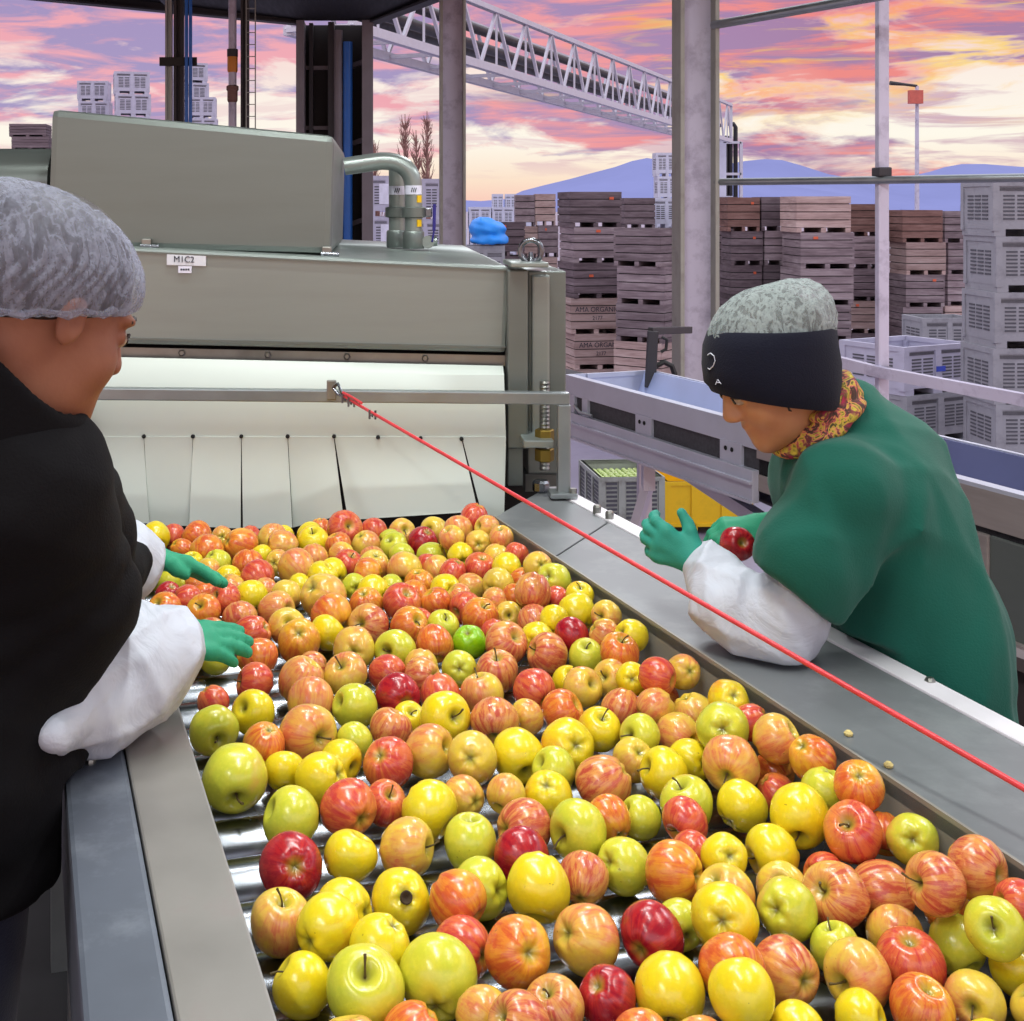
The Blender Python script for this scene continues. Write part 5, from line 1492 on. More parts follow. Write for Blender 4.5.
M['eye'] = mat('eye_white', (170, 150, 136), .25, 0, .02); M['iris'] = mat('dark_iris', (40, 26, 18), .2); M['shoe'] = mat('black_shoe', (24, 24, 26), .5); M['sole'] = mat('pale_sole', (196, 196, 196), .6)
def netmat(name, sc, stretch, a0, a1, rgb):
    m = bpy.data.materials.new(name); m.use_nodes = True
    t = NT(m.node_tree); out = t.node('ShaderNodeOutputMaterial')
    tc = t.node('ShaderNodeTexCoord').outputs['Object']; v = t.mapping(tc, stretch)
    n = t.noise(v, sc, 4, .6, .5); fine = t.noise(tc, 300, 2)
    ridge = t.math('SUBTRACT', 1.0, t.math('MULTIPLY', t.math('ABSOLUTE', t.math('SUBTRACT', n, .5)), 9.0), True)
    al = t.math('ADD', t.rng(ridge, 0, 1, a0, a1), t.rng(fine, .4, .6, -.06, .06), True)
    b = t.node('ShaderNodeBsdfDiffuse', ins={'Color': lin(rgb)}); tl = t.node('ShaderNodeBsdfTranslucent', ins={'Color': lin(rgb)}); tr = t.node('ShaderNodeBsdfTransparent')
    bn = t.node('ShaderNodeBump', ins={'Strength': .5, 'Distance': .01}); t.l.new(n, bn.inputs['Height']); t.l.new(bn.outputs[0], b.inputs['Normal'])
    mx = t.node('ShaderNodeMixShader', ins={0: .25}); t.l.new(b.outputs[0], mx.inputs[1]); t.l.new(tl.outputs[0], mx.inputs[2])
    m2 = t.node('ShaderNodeMixShader', ins={0: al}); t.l.new(tr.outputs[0], m2.inputs[1]); t.l.new(mx.outputs[0], m2.inputs[2]); t.l.new(m2.outputs[0], out.inputs[0])
    M[name] = m
netmat('bouffant_net', 52, (1, 1, .28), .30, .60, (164, 167, 186)); netmat('fine_net', 75, (1, 1, .3), .30, .66, (186, 198, 198))
# flowered scarf
m = bpy.data.materials.new('flowered_scarf'); m.use_nodes = True; t = NT(m.node_tree); out = t.node('ShaderNodeOutputMaterial'); b = t.node('ShaderNodeBsdfPrincipled'); t.l.new(b.outputs[0], out.inputs[0])
tc = t.node('ShaderNodeTexCoord').outputs['Object']; n = t.noise(tc, 34, 3, .6, 2.0); n2 = t.noise(t.mapping(tc, (1, 1, 1), (3, 1, 2)), 22, 3, .5, 1.0)
t.put(b.inputs['Base Color'], t.mix(t.rng(n2, .45, .6), t.ramp(n, [(.36, lin((58, 44, 38))), (.45, lin((90, 62, 50))), (.5, lin((206, 96, 96))), (.56, lin((204, 178, 60))), (.64, lin((74, 62, 40)))]), t.ramp(n, [(.4, lin((168, 40, 76))), (.5, lin((96, 66, 50))), (.6, lin((214, 196, 70)))])))
b.inputs['Roughness'].default_value = .8; M['scarf'] = m

class Frame:
    def __init__(s, c, F_, s_=1.0, roll=0.0):
        s.c = np.array(c, float); f = Vector(F_).normalized(); u = (UP - f * f.dot(UP)).normalized(); r = f.cross(u)
        if roll:
            q = Quaternion(f, roll); u = q @ u; r = q @ r
        s.F, s.R, s.U, s.s = f, r, u, s_; s.m = np.array([list(f), list(r), list(u)])
    def loc(s, p): return (p - s.c) @ s.m.T / s.s
    def w(s, f, r, u): return Vector(s.c) + (s.F * f + s.R * r + s.U * u) * s.s
def head_sdf(q, nose=1.0, ear=1.0):
    d = union([ell(q, (-.012, 0, .03), (.1, .078, .095)), ell(q, (.032, 0, -.045), (.060, .060, .078)), ell(q, (.038, 0, -.085), (.05, .047, .038))], .03)
    d = smin(d, ell(q, (.074, 0, -.108), (.02, .022, .018)), .025)
    for s in (-1, 1):
        d = smin(d, ell(q, (.055, .038 * s, -.042), (.03, .026, .028)), .02)
        d = smin(d, ell(q, (.082, .026 * s, .014), (.014, .026, .009)), .014)
        d = smax(d, -ell(q, (.1, .031 * s, -.006), (.016, .018, .011)), .012)
        d = smin(d, ell(q, (.0805, .031 * s, -.007), (.011, .0155, .011)), .004)         # lids
        d = smin(d, ell(q, (.098, .0115 * s, -.04), (.011, .0085, .008)), .008)
        e = ell(q, (-.004, .079 * s, -.012), (.019 * ear, .009, .032 * ear)); e = smax(e, -ell(q, (.002, .089 * s, -.008), (.010, .007, .019)), .005); d = smin(d, e, .006)
    d = smin(d, cap(q, (.088, 0, .006), (.090 + .022 * nose, 0, -.034), .0085, .0125), .012)
    d = smin(d, ell(q, (.087, 0, -.0655), (.012, .022, .0062)), .006); d = smin(d, ell(q, (.084, 0, -.078), (.0125, .019, .0075)), .006)
    return smax(d, -cap(q, (.1, -.02, -.0715), (.1, .02, -.0715), .0022, .0022), .003)
WV = np.random.default_rng(5).normal(size=(14, 3))
def wrinkle(p, freq, seed=0, n=5):
    """ridged folds of cloth, 0..1"""
    s = np.zeros(len(p))
    for k in range(n):
        w = WV[(k + seed) % 14]; w2 = WV[(k + seed + 5) % 14]
        s += np.sin(p @ w * freq * (.7 + .25 * k) + 1.7 * np.sin(p @ w2 * freq * .45 + k) + k * 1.3)
    return np.abs(s / n)
def crease(p, freq, seed=0, n=3, pw=3):
    s = np.zeros(len(p))
    for k in range(n):
        w = WV[(k + seed) % 14] / np.linalg.norm(WV[(k + seed) % 14]); w2 = WV[(k + seed + 6) % 14]
        s += (1 - np.abs(np.sin(p @ w * freq * (.8 + .35 * k) + 1.9 * np.sin(p @ w2 * freq * .28 + k * 2.0)))) ** pw
    return s / n
def hand_sdf(fr_w, f, n, curl, thumb=(.03, .062, .085, .066), spread=1.0, sc=1.0, cuff=.07):
    f = Vector(f).normalized(); n = Vector(n); n = (n - f * n.dot(f)).normalized()
    def make(side):
        s = Vector(side); s = (s - f * s.dot(f) - n * s.dot(n)).normalized(); O = Vector(fr_w)
        W_ = lambda a, b, c: O + (f * a + s * b + n * c) * sc
        prims = [(W_(-cuff, 0, 0), W_(.012, 0, 0), .034, .0285), (W_(.012, .016, 0), W_(.084, .026, 0), .0175, .0155), (W_(.012, -.012, 0), W_(.082, -.028, 0), .0175, .0140), (W_(.012, .0, .001), W_(.084, 0, .003), .019, .0155)]
        fing = []
        for k, (b, L) in enumerate(((.0315, .072), (.0105, .080), (-.0105, .075), (-.0305, .060))):
            c1, c2, c3 = (curl[k] if isinstance(curl[0], (tuple, list)) else curl); a = .086 - (.006 if k in (0,) else .012 if k == 3 else 0); c = 0.0; bb = b; ang = 0; pt = (a, bb, c); ra = .0125 if k < 3 else .0112
            for seg, (fr, cu) in enumerate(zip((.45, .30, .25), (c1, c2, c3))):
                ang += cu; l = L * fr; np_ = (pt[0] + l * math.cos(ang), pt[1] + b * .06 * spread, pt[2] - l * math.sin(ang))
                fing.append((W_(*pt), W_(*np_), ra * (1 - .06 * seg), ra * (.94 - .06 * seg))); pt = np_
        a0, b0, a1, b1 = thumb
        th = [(W_(.018, .024, -.004), W_(a0 + .02, .048, -.012), .017, .0135), (W_(a0 + .02, .048, -.012), W_(a1 - .02, b0, -.02), .0135, .012), (W_(a1 - .02, b0, -.02), W_(a1, b1, -.024), .012, .0105)]
        def fn(p):
            d = union([cap(p, a_, b_, ra * sc, rb * sc) for a_, b_, ra, rb in prims], .012)
            df = None
            for i in range(0, len(fing), 3):
                one = union([cap(p, a_, b_, ra * sc, rb * sc) for a_, b_, ra, rb in fing[i:i + 3]], .004)
                df = one if df is None else np.minimum(df, one)
            d = smin(d, df, .007); d = smin(d, union([cap(p, a_, b_, ra * sc, rb * sc) for a_, b_, ra, rb in th], .006), .008)
            return d + .0007 * np.sin(p @ np.array(f) * 500) * 0
        pts = [q for pr in prims + fing + th for q in pr[:2]]
        lo = [min(q[i] for q in pts) - .045 for i in range(3)]; hi = [max(q[i] for q in pts) + .045 for i in range(3)]
        return fn, lo, hi
    return make
def chain(p, pts, k=.02): return union([cap(p, a, b, ra, rb) for (a, ra), (b, rb) in zip(pts[:-1], pts[1:])], k)
def leg_pts(hip, knee, ank): return [(hip, .068), (knee, .062), (ank, .048)]
def shoe(name, at, fwd, parent):
    at = Vector(at); f = Vector(fwd).normalized(); s = f.cross(UP)
    fx = np.array(f); 
    def fn(p):
        d = smin(cap(p, at + f * -.06 + UP * .055, at + f * .14 + UP * .045, .045, .036), cap(p, at + UP * .07 - f * .04, at + UP * .12 - f * .04, .045, .045), .03)
        return smax(d, -(p[:, 2] - .018), .004)
    o = sdf_obj(name, fn, list(at + Vector((-.25, -.25, -.01))), list(at + Vector((.25, .25, .2))), .012, M['shoe'], parent)
    MB().obox(at + f * .04 + UP * .01, f, s, UP, .13, .04, .0095).build('sole', M['sole'], o, bevel=.006)

# ------------------------------------------------ worker in black, left of the table
PB_ = empty('person', (-.62, 1.5, 0), 'person in black fleece and white bouffant hairnet leaning over the left rail, sorting apples', 'person')
HC1 = P(46, 307, 1.45); fr = Frame(HC1, (.70, .60, -.38), 1.02)
nb = P(6, 398, 1.44)
shN, elN, wrN = P(22, 492, 1.42), P(82, 690, 1.60), P(152, 645, 1.70)
shF, elF, wrF = P(56, 506, 1.78), P(92, 575, 1.90), P(140, 556, 2.08)
pel = Vector((-.556, 1.55, .92)); chest = Vector((-.52, 1.57, 1.20))
f0 = Vector((.85, .52, 0)).normalized(); s0 = Vector((f0.y, -f0.x, 0))
ftN, ftF = Vector((-.62, 1.44, 0)), Vector((-.68, 1.70, 0))
AX = np.array([list(f0), list(s0), [0, 0, 1]])
def torso1(p, g):
    return union([ell(p, pel, (.16 + g, .18 + g, .19 + g), AX), ell(p, (pel + chest) / 2, (.15 + g, .185 + g, .2 + g), AX)] + ([] if g < 0 else [cap(p, pel - s0 * .04, pel - s0 * .04 - UP * .16, .145, .145), cap(p, pel + s0 * .04, pel + s0 * .04 - UP * .16, .145, .145)]) + [ell(p, chest, (.1, .1, .1), AX), ell(p, chest, (.13 + g, .19 + g, .18 + g), AX), cap(p, shN, shF, .07 + g, .07 + g), cap(p, chest + UP * .1, nb, .1 + g, .062 + g * .6)], .06)
def body1(p):
    d = smax(torso1(p, -.035), np.where(p[:, 2] < RT + .012, p @ np.array(NV) - .03, -1), .003)
    d = smin(d, chain(p, [(shN, .05), (elN, .03), (wrN, .02)]), .03); d = smin(d, chain(p, [(shF, .05), (elF, .04), (wrF, .02)]), .03)
    d = smin(d, union([cap(p, wrN, wrN + Vector((.05, .02, -.004)), .016, .009), cap(p, wrF, wrF + Vector((.05, .005, -.012)), .016, .009)], .01), .01)
    for h_, f_ in ((pel - s0 * -.085, ftN), (pel - s0 * .085, ftF)): d = smin(d, chain(p, leg_pts(h_, (Vector(h_) + f_) / 2 + f0 * .03 + UP * .03, f_ + UP * .1)), .03)
    q = fr.loc(p); d = smin(d, cap(p, fr.w(-.025, 0, -.05), nb - UP * .03, .058, .066), .03)
    return smin(d, head_sdf(q, .6, .9) * fr.s, .02)
hlo = [HC1[i] - .17 for i in range(3)]; hhi = [HC1[i] + .17 for i in range(3)]
sdf_obj('body', body1, (-.95, 1.1, .03), (-.1, 2.35, 1.75), .016, M['brown_skin'], PB_, 1, (hlo, hhi, .0042))
def hair1(p):
    q = fr.loc(p); d = ell(q, (-.016, 0, .032), (.106, .084, .1)); return smax(d, -(q[:, 2] - .36 * q[:, 0] + .012), .01)
sdf_obj('hair', hair1, hlo, hhi, .007, M['hair'], PB_)
def net1(p):
    q = fr.loc(p); d = ell(q, (-.034, 0, .034), (.134, .106, .093)); d = smin(d, ell(q, (-.085, 0, .015), (.085, .095, .072)), .05)
    cut = q[:, 2] - .34 * q[:, 0] + .004
    d = smax(d, -cut, .014)
    an = np.arctan2(q[:, 1], q[:, 0] + .034)
    w_ = 1 - 2 * np.abs(np.sin(an * 24 + 1.6 * np.sin(q[:, 2] * 70 + an * 3) + q[:, 2] * 28)) ** .7
    d = d + .0042 * w_ * np.clip(1 - 7 * np.abs(cut - .05), .25, 1) + .0028 * (wrinkle(q, 60, 3) - .35)
    return d
sdf_obj('hairnet', net1, [HC1[i] - .23 for i in range(3)], [HC1[i] + .23 for i in range(3)], .0036, M['bouffant_net'], PB_, 0)
mb = MB(); ring = []
for k in range(48):                                    # elastic edge of the net
    a = 2 * math.pi * k / 48; f_, r_ = -.034 + .122 * math.cos(a), .096 * math.sin(a); ring.append(fr.w(f_ , r_, (.34 * f_ - .001) + .003 * math.sin(k * 2.1)))
mb.tube(ring + ring[:2], [.0040 + .0014 * math.sin(k * 1.9) for k in range(50)], 7); mb.build('net_elastic', M['bouffant_net'], PB_, True)
for s in (-1, 1):
    q = fr.w(.083, .031 * s, -.007); o = MB().lathe([(.0115 * math.sin(a * math.pi / 8) + 1e-4, -.0115 * math.cos(a * math.pi / 8)) for a in range(9)], q, 14, fr.F).build('eye', M['eye'], PB_, True)
    MB().lathe([(.005, .0), (.0045, .002), (.001, .003)], q + fr.F * .0105, 12, fr.F).build('iris', M['iris'], o, True)
    MB().tube([fr.w(.094, .012 * s, .014), fr.w(.095, .03 * s, .020), fr.w(.083, .05 * s, .013)], [.003, .0042, .002], 7).build('eyebrow', M['hair'], PB_, True)
    MB().tube([fr.w(.093, .018 * s, -.002), fr.w(.096, .031 * s, .001), fr.w(.088, .046 * s, -.003)], [.0012, .0022, .0014], 6).build('eyelash', M['hair'], PB_, True)
def jacket1(p):
    d = torso1(p, .012)
    arm = chain(p, [(shN, .105), ((shN + elN) / 2 + Vector((-.005, 0, 0)), .098), (elN + Vector((-.0, 0, .012)), .088)], .03)
    arm = smax(arm, (p - np.array(P(100, 668, 1.6))) @ np.array((.79, .1, -.60)), .006)
    d = smin(d, arm, .03)
    d = smin(d, chain(p, [(shF, .095), ((shF + elF) / 2, .085), (elF, .07), (elF * .6 + wrF * .4, .058)], .03), .04)
    d = d - .016 * wrinkle(p * np.array([1, 1, 1.6]), 15, 1, 3) + .008 - .011 * crease(p * np.array([.6, .6, 1.5]), 26, 3)
    d = smax(d, .84 - p[:, 2], .01); d = smax(d, np.where(p[:, 2] < RT + .012, p @ np.array(NV) - .046, -1), .003)
    q = fr.loc(p); d = smax(d, -(cap(p, nb, fr.w(0, 0, -.04), .066, .085)), .012)          # neck opening
    return d
sdf_obj('jacket', jacket1, (-.92, 1.15, .76), (-.18, 2.25, 1.50), .0095, M['black_fleece'], PB_, 2)
# stand-up collar
def collar1(p):
    a_, b_ = nb - UP * .05, fr.w(-.03, 0, -.03)
    d = smax(cap(p, a_, b_, .092, .090), -cap(p, a_, b_, .080, .078), .004)
    d = smax(d, (p - np.array(P(44, 380, 1.42))) @ np.array((.73, .05, .68)) - .004 * np.sin(p[:, 1] * 40), .004)
    return smax(d, 1.33 - p[:, 2], .004)
sdf_obj('collar', collar1, [nb[i] - .2 for i in range(3)], [nb[i] + .24 for i in range(3)], .0052, M['black_fleece'], PB_, 1)
tip = P(76, 428, 1.62); MB().bar(tip, tip + Vector((.016, .0, -.018)), .012, .004).build('zip_pull', M['black'], PB_)
def trous1(p):
    d = ell(p, pel, (.142, .18, .15), AX)
    for h_, f_ in ((pel + s0 * .085, ftN), (pel - s0 * .085, ftF)): d = smin(d, chain(p, [(h_, .105), ((Vector(h_) + f_) / 2 + f0 * .03 + UP * .03, .085), (f_ + UP * .06, .07)]), .03)
    return smax(smax(d - .006 * wrinkle(p, 14, 4), .05 - p[:, 2], .01), p @ np.array(NV) - .044, .004)
sdf_obj('trousers', trous1, (-.9, 1.15, .03), (-.3, 1.95, .98), .014, M['navy_trousers'], PB_)
for f_ in (ftN, ftF): shoe('shoe', f_ + Vector((0, 0, 0)), f0, PB_)
def sleeveN1(p):
    d = chain(p, [(P(56, 733, 1.45), .016), (elN + Vector((.012, .0, -.012)), .072), (elN * .5 + wrN * .5 + Vector((.012, 0, .0)), .080), (wrN * .8 + elN * .2 + Vector((.02, 0, 0)), .066), (wrN + Vector((.022, .004, 0)), .042)], .02)
    ax_ = np.array((wrN - elN).normalized()); s_ = (p - np.array(elN)) @ ax_
    d = d - .010 * wrinkle(p, 24, 6, 3) + .006 - .017 * crease(p, 30, 6, 3, 2.4)
    return smax(d, RT + .007 - p[:, 2], .006)
bb = lambda pts, m: ([min(q[i] for q in pts) - m for i in range(3)], [max(q[i] for q in pts) + m for i in range(3)])
sdf_obj('oversleeve', sleeveN1, *bb([elN, wrN, P(56, 733, 1.45)], .11), .0052, M['white_sleeve'], PB_, 1)
def sleeveF1(p):
    d = chain(p, [(elF * .62 + wrF * .38, .058), (elF * .35 + wrF * .65, .062), (wrF, .042)], .02); return d - .010 * crease(p, 40, 2, 3, 2.2) + .003
sdf_obj('oversleeve', sleeveF1, *bb([elF, wrF], .1), .006, M['white_sleeve'], PB_, 1)
fn, lo, hi = hand_sdf(wrN + Vector((.012, .004, 0)), (.90, .40, -.06), (-.1, -.45, .88), [(.12, .1, .08), (.15, .16, .1), (.2, .2, .15), (.3, .25, .2)], sc=.80, cuff=.02, spread=.0)((0, 1, .5))
sdf_obj('glove', fn, lo, hi, .0034, M['green_glove'], PB_, 1)
fn, lo, hi = hand_sdf(wrF + Vector((.008, .0, 0)), (.93, .12, -.26), (.2, .45, .83), [(.2, .15, .1), (.14, .12, .08), (.12, .1, .1), (.1, .1, .1)], thumb=(.03, .046, .085, .040), sc=.84, cuff=.02, spread=.0)((0, -.85, .5))
sdf_obj('glove', fn, lo, hi, .0034, M['green_glove'], PB_, 1)

# ------------------------------------------------ worker in green, right of the table
PG = empty('person', (1.0, 2.05, 0), 'person in green fleece, navy headband and hairnet leaning on the right plate', 'person')
HC2 = P(771, 367, 2.0); fr2 = Frame(HC2, (-.85, -.06, -.52), .91)
nb2 = P(836, 418, 2.04)
shN2, elN2, wrN2 = P(840, 490, 1.92), P(781, 630, 1.93), P(704, 565, 2.07)
shF2, elF2, wrF2 = P(838, 462, 2.26), P(800, 552, 2.34), P(762, 526, 2.26)
chest2, pel2 = P(862, 502, 2.07), Vector((.885, 2.03, .90))
f2 = Vector((-1, -.08, 0)).normalized(); s2 = Vector((0.08, -1, 0)).normalized()
sp = (chest2 - pel2).normalized(); fx2 = (f2 - sp * f2.dot(sp)).normalized(); sx2 = sp.cross(fx2)
AX2 = np.array([list(fx2), list(sx2), list(sp)]); AXP = np.array([list(f2), list(s2), [0, 0, 1]])
fN2, fF2 = Vector((1.02, 1.93, 0)), Vector((1.0, 2.2, 0))
def torso2(p, g):
    return union([ell(p, pel2, (.085 + g, .15 + g, .16 + g), AXP), ell(p, (pel2 + chest2) / 2, (.092 + g, .155 + g, .17 + g), AX2), ell(p, chest2 - fx2 * .005, (.1 + g, .165 + g, .15 + g), AX2), cap(p, shN2, shF2, .056 + g, .056 + g), cap(p, chest2 + sp * .06, nb2, .085 + g, .05 + g * .5)], .05)
def body2(p):
    d = smax(torso2(p, -.04), np.where(p[:, 2] < RT + .012, 1.32 - p @ np.array(NV), -1), .003)
    d = smin(d, chain(p, [(shN2, .045), (elN2, .028), (wrN2, .018)]), .03); d = smin(d, chain(p, [(shF2, .045), (elF2, .036), (wrF2, .018)]), .03)
    d = smin(d, union([cap(p, wrN2, wrN2 + Vector((-.04, .014, .018)), .014, .008), cap(p, wrF2, wrF2 + Vector((-.04, -.004, -.002)), .014, .008)], .01), .01)
    for h_, f_ in ((pel2 + s2 * .08, fN2), (pel2 - s2 * .08, fF2)): d = smin(d, chain(p, leg_pts(h_, (Vector(h_) + f_) / 2 + f2 * .03 + UP * .03, f_ + UP * .1)), .03)
    q = fr2.loc(p); d = smin(d, cap(p, fr2.w(-.025, 0, -.05), nb2, .05, .058), .03)
    return smin(d, head_sdf(q, .8) * fr2.s, .02)
hlo = [HC2[i] - .16 for i in range(3)]; hhi = [HC2[i] + .16 for i in range(3)]
sdf_obj('body', body2, (.45, 1.72, .03), (1.2, 2.55, 1.6), .016, M['tan_skin'], PG, 1, (hlo, hhi, .0042))
def hair2(p):
    q = fr2.loc(p); d = ell(q, (-.016, 0, .035), (.104, .084, .098)); d = smax(d, -(q[:, 2] - .55 * q[:, 0] + .03), .012)
    for s in (-1, 1): d = smin(d, cap(q, (.022, .077 * s, .015), (.030, .072 * s, -.062), .011, .004), .008); d = smin(d, cap(q, (-.035, .072 * s, -.01), (-.05, .058 * s, -.055), .022, .012), .012)
    return d
sdf_obj('hair', hair2, [HC2[i] - .18 for i in range(3)], [HC2[i] + .2 for i in range(3)], .006, M['hair'], PG)
# top of the net, bulging over a bun: built from its outline points
b1, b2, b3 = P(772, 337, 2.0), P(803, 312, 2.0), P(745, 335, 2.0)
def net2(p):
    q = fr2.loc(p)
    d = union([ell(q, (-.016, 0, .037), (.110, .090, .103)), ell(p, b2, (.047, .066, .053))], .035)
    d = smax(d, P(0, 348, 2).z - p[:, 2], .006)
    return d + .0024 * (wrinkle(p, 70, 2) - .3) + .0012 * np.sin(p[:, 0] * 190 + 9 * np.sin(p[:, 2] * 60))
sdf_obj('hairnet', net2, (b1.x - .18, 1.84, b1.z - .1), (b1.x + .2, 2.16, b1.z + .13), .0045, M['fine_net'], PG, 1)
# knitted headband
vs = []; n_ = 56; rows = [(328, 772, 60), (331, 771, 62.5), (345, 770, 65.5), (364, 770.5, 67.5), (382, 772, 66.5), (396, 773.5, 63.5), (400, 773.5, 61), (399, 773.5, 57.5), (364, 771, 61), (330, 772, 57)]
for v, uc, hw in rows:
    c_ = P(uc, v - 1, 2.0)
    for k in range(n_):
        a = 2 * math.pi * k / n_; w_ = hw / F * 2.0 * (1 + .006 * math.sin(5 * a + v * .2))
        vs.append(c_ + Vector((w_ * math.cos(a), w_ * .93 * math.sin(a), .012 * math.cos(a) * (-1 if v > 390 else .3))))
R_ = len(rows); fs = [(j * n_ + k, j * n_ + (k + 1) % n_, ((j + 1) % R_) * n_ + (k + 1) % n_, ((j + 1) % R_) * n_ + k) for j in range(R_) for k in range(n_)]
hbnd = MB().add(vs, fs).build('headband', M['navy_knit'], PG, True)
# pale stitched marks at its front left: an open loop and a small letter
def band_pt(u, v):
    c_ = P(770.5, 360, 2.0); w_ = 68.2 / F * 2; x = (u - 770.5) / F * 2.0 * .985; x = max(-w_ * .999, min(w_ * .999, x)); y = -.93 * math.sqrt(max(0, w_ * w_ - x * x)); return Vector((c_.x + x, 2.0 + y, P(0, v, 2.0 + y).z))
ST_ = mat('pale_stitching', (196, 200, 214), .8)
MB().tube([band_pt(u, v) for u, v in ((702.9, 355), (704.4, 353), (706.6, 356), (707.2, 361), (706, 366), (704, 369.5), (703, 368))], .0008, 5).build('stitched_loop', ST_, hbnd)
MB().tube([band_pt(u, v) for u, v in ((707.5, 384.5), (709, 379.5), (711.2, 384))], .0008, 5).tube([band_pt(708, 382.6), band_pt(710.6, 382.6)], .0007, 5).build('stitched_letter', ST_, hbnd)
for s in (-1, 1):
    q = fr2.w(.083, .031 * s, -.007); o = MB().lathe([(.0115 * math.sin(a * math.pi / 8) + 1e-4, -.0115 * math.cos(a * math.pi / 8)) for a in range(9)], q, 14, fr2.F).build('eye', M['eye'], PG, True)
    MB().lathe([(.005, .0), (.0045, .002), (.001, .003)], q + fr2.F * .0105, 12, fr2.F).build('iris', M['iris'], o, True)
    MB().tube([fr2.w(.093, .018 * s, -.002), fr2.w(.096, .031 * s, .001), fr2.w(.088, .046 * s, -.003)], [.0012, .0022, .0014], 6).build('eyelash', M['hair'], PG, True)
# scarf
sc_c = P(815, 416, 2.02); sn = Vector((-.70, -.08, .70)).normalized(); se = Vector((.68, 0, .74)); se = (se - sn * se.dot(sn)).normalized(); sf = sn.cross(se)
def scarf(p):
    q = p - np.array(sc_c); a, b_, c_ = q @ np.array(se), q @ np.array(sf), q @ np.array(sn)
    an = np.arctan2(b_, a); rr = np.sqrt((a / 1.12) ** 2 + b_ ** 2)
    d = np.sqrt((rr - .058) ** 2 + (c_ * .8) ** 2) - .018
    return (d - .005 * np.abs(np.sin(an * 4 + c_ * 70)) - .004 * np.sin(c_ * 150 + an * 2)) * .8
sdf_obj('scarf', scarf, [sc_c[i] - .15 for i in range(3)], [sc_c[i] + .15 for i in range(3)], .0045, M['scarf'], PG, 1)
def jacket2(p):
    d = torso2(p, .02)
    arm = chain(p, [(shN2 + Vector((0, 0, -.005)), .078), (P(812, 556, 1.92), .083), (P(796, 596, 1.92), .07)], .03)
    arm = smax(arm, (p - np.array(P(800, 590, 1.92))) @ np.array((-.42, 0, -.907)) - .012 * np.sin(p[:, 0] * 30), .006)
    d = smin(d, arm, .022)
    d = smin(d, cap(p, P(850, 412, 2.06), P(884, 452, 2.06), .052, .075), .04)
    d = smin(d, chain(p, [(shF2, .08), (elF2, .07), (elF2 * .5 + wrF2 * .5, .055)], .03), .035)
    # flared hem over the hips
    d = smin(d, cap(p, pel2 + Vector((.0, -.02, .06)), pel2 + Vector((.02, -.05, -.16)), .10, .115), .05)
    q = p - np.array(chest2); a, b_, c_ = q @ np.array(fx2), q @ np.array(sx2), q @ np.array(sp)
    lon = np.abs(np.sin(b_ * 17 + a * 10 + c_ * 4 + 1.2 * np.sin(c_ * 7)))
    d = d - .012 * (1 - lon ** .6) * np.clip(.9 - c_ * 2.5, .1, 1) - .016 * wrinkle(p, 13, 8, 3) - .012 * crease(p, 22, 9, 3) + .011
    d = smax(d, .74 - p[:, 2], .008)
    d = smax(d, -cap(p, nb2 + Vector((-.02, 0, .01)), fr2.w(-.02, 0, -.05), .045, .065), .012)
    ss = p @ np.array(NV); d = smax(d, np.where(p[:, 2] < RT + .012, 1.297 - ss, -1), .004)     # hangs outside the outer strip
    return d
sdf_obj('jacket', jacket2, (.5, 1.68, .72), (1.22, 2.58, 1.46), .0082, M['green_fleece'], PG, 2)
# stitched seams on the sleeve
seam = []
for k in range(13):
    f = k / 12; u = 776 + (858 - 776) * f; v = 514 - 14 * math.sin(f * math.pi) + 62 * f ** 2.2; seam.append((u, v))
def trous2(p):
    d = ell(p, pel2 - UP * .04, (.075, .13, .12), AXP)
    for h_, f_ in ((pel2 + s2 * .08, fN2), (pel2 - s2 * .08, fF2)): d = smin(d, chain(p, [(h_ - UP * .06, .075), ((Vector(h_) + f_) / 2 + f2 * .03 + UP * .03, .08), (f_ + UP * .06, .065)]), .03)
    return smax(smax(d - .006 * wrinkle(p, 14, 4), .05 - p[:, 2], .01), 1.297 - p @ np.array(NV), .004)
sdf_obj('trousers', trous2, (.7, 1.7, .03), (1.25, 2.45, 1.0), .014, M['dark_trousers'], PG)
for f_ in (fN2, fF2): shoe('shoe', f_, f2, PG)
def sleeveN2(p):
    d = chain(p, [(P(824, 624, 1.93), .010), (elN2 + Vector((.004, 0, -.002)), .050), (P(738, 606, 1.98), .056), (P(716, 582, 2.03), .048), (wrN2, .036)], .018)
    d = smin(d, cap(p, P(752, 640, 1.935), P(722, 612, 1.965), .03, .04), .03); d = smin(d, cap(p, elN2, P(800, 592, 1.925), .052, .052), .03)
    return smax(d - .006 * wrinkle(p, 30, 9, 3) + .004 - .015 * crease(p, 32, 4, 3, 2.4), RT + .007 - p[:, 2], .006)
sdf_obj('oversleeve', sleeveN2, *bb([elN2, wrN2, P(824, 624, 1.93)], .09), .005, M['white_sleeve'], PG, 1)
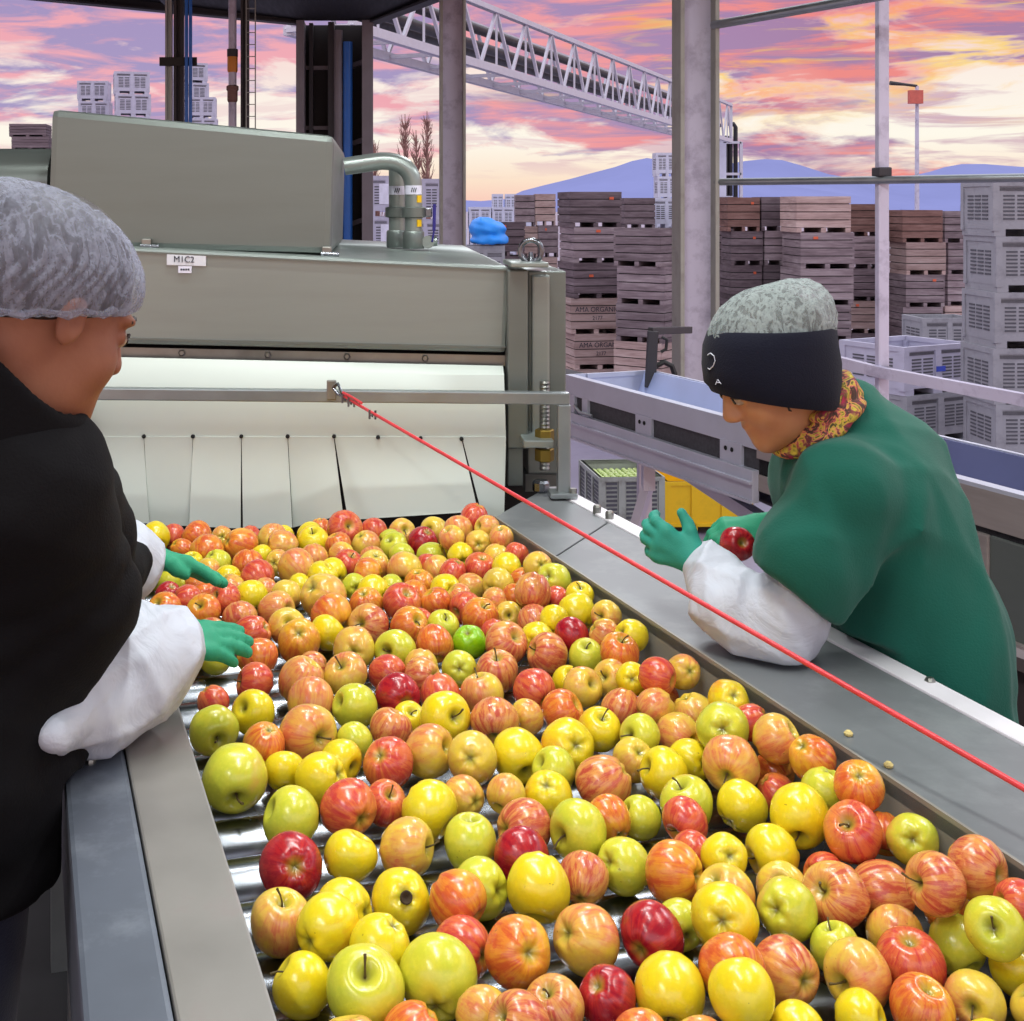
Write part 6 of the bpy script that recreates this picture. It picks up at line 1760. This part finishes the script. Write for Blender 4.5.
fn, lo, hi = hand_sdf(wrN2 + Vector((-.008, .004, .004)), (-.86, .30, .38), (-.45, -.88, .05), [(.45, .7, .5), (.5, .75, .5), (.55, .8, .5), (.6, .8, .5)], thumb=(.02, .058, .07, .072), sc=.80, cuff=.03)((.3, 0, 1))
sdf_obj('glove', fn, lo, hi, .0034, M['teal_glove'], PG, 1)
fn, lo, hi = hand_sdf(wrF2 + Vector((-.0, .0, .0)), (-.97, -.1, -.05), (.0, -.25, .97), [(.5, .7, .5)] * 4, thumb=(.03, .05, .08, .04), sc=.78, cuff=.05)((0, -1, -.2))
sdf_obj('glove', fn, lo, hi, .0036, M['green_glove'], PG, 1)
o = bpy.data.objects.new('apple', AM[2][0]); COL.objects.link(o); o.material_slots[0].link = 'OBJECT'; o.material_slots[0].material = SK['D']
o.location = P(737, 544, 2.22); o.scale = (.031,) * 3; o.rotation_euler = (1.2, .3, 0); tag(o, 'dark red apple held in the gloves of the worker in green', 'apple')
# ================================================================ LIGHTS
def area(name, loc, rot, sx, sy, watts, colr=(1, 1, 1)):
    l = bpy.data.lights.new(name, 'AREA'); l.shape = 'RECTANGLE'; l.size = sx; l.size_y = sy; l.energy = watts; l.color = colr
    o = bpy.data.objects.new(name, l); COL.objects.link(o); o.location = loc; o.rotation_euler = rot; return o
area('tube_lamp_over_table', (.05, 1.35, 3.2), (0, 0, .28), .14, 1.5, 37, (.97, 1, .96))
area('tube_lamp_over_table', (-.12, 2.69, 3.2), (0, 0, 0), 1.5, .05, 30, (.97, 1, .96))
area('tube_lamp_over_walkway', (1.6, 1.2, 3.4), (0, .2, .28), .14, 1.5, 22, (.97, 1, .96))
area('bay_lamp', (1.2, 6.2, 3.75), (0, 0, .3), .3, 1.6, 90, (.95, .97, 1))  # added lamp without a known fitting, brightens the near column
area('bay_lamp', (3.6, 3.6, 3.75), (0, 0, .3), .3, 1.6, 70, (.95, .97, 1))  # second added fill for the dim side right of the table
area('tube_lamp_over_walkway', (-1.2, -.4, 3.2), (0, 0, .28), .14, 1.5, 30, (.97, 1, .96))  # added lamp behind the camera, put in to streak the hood with light
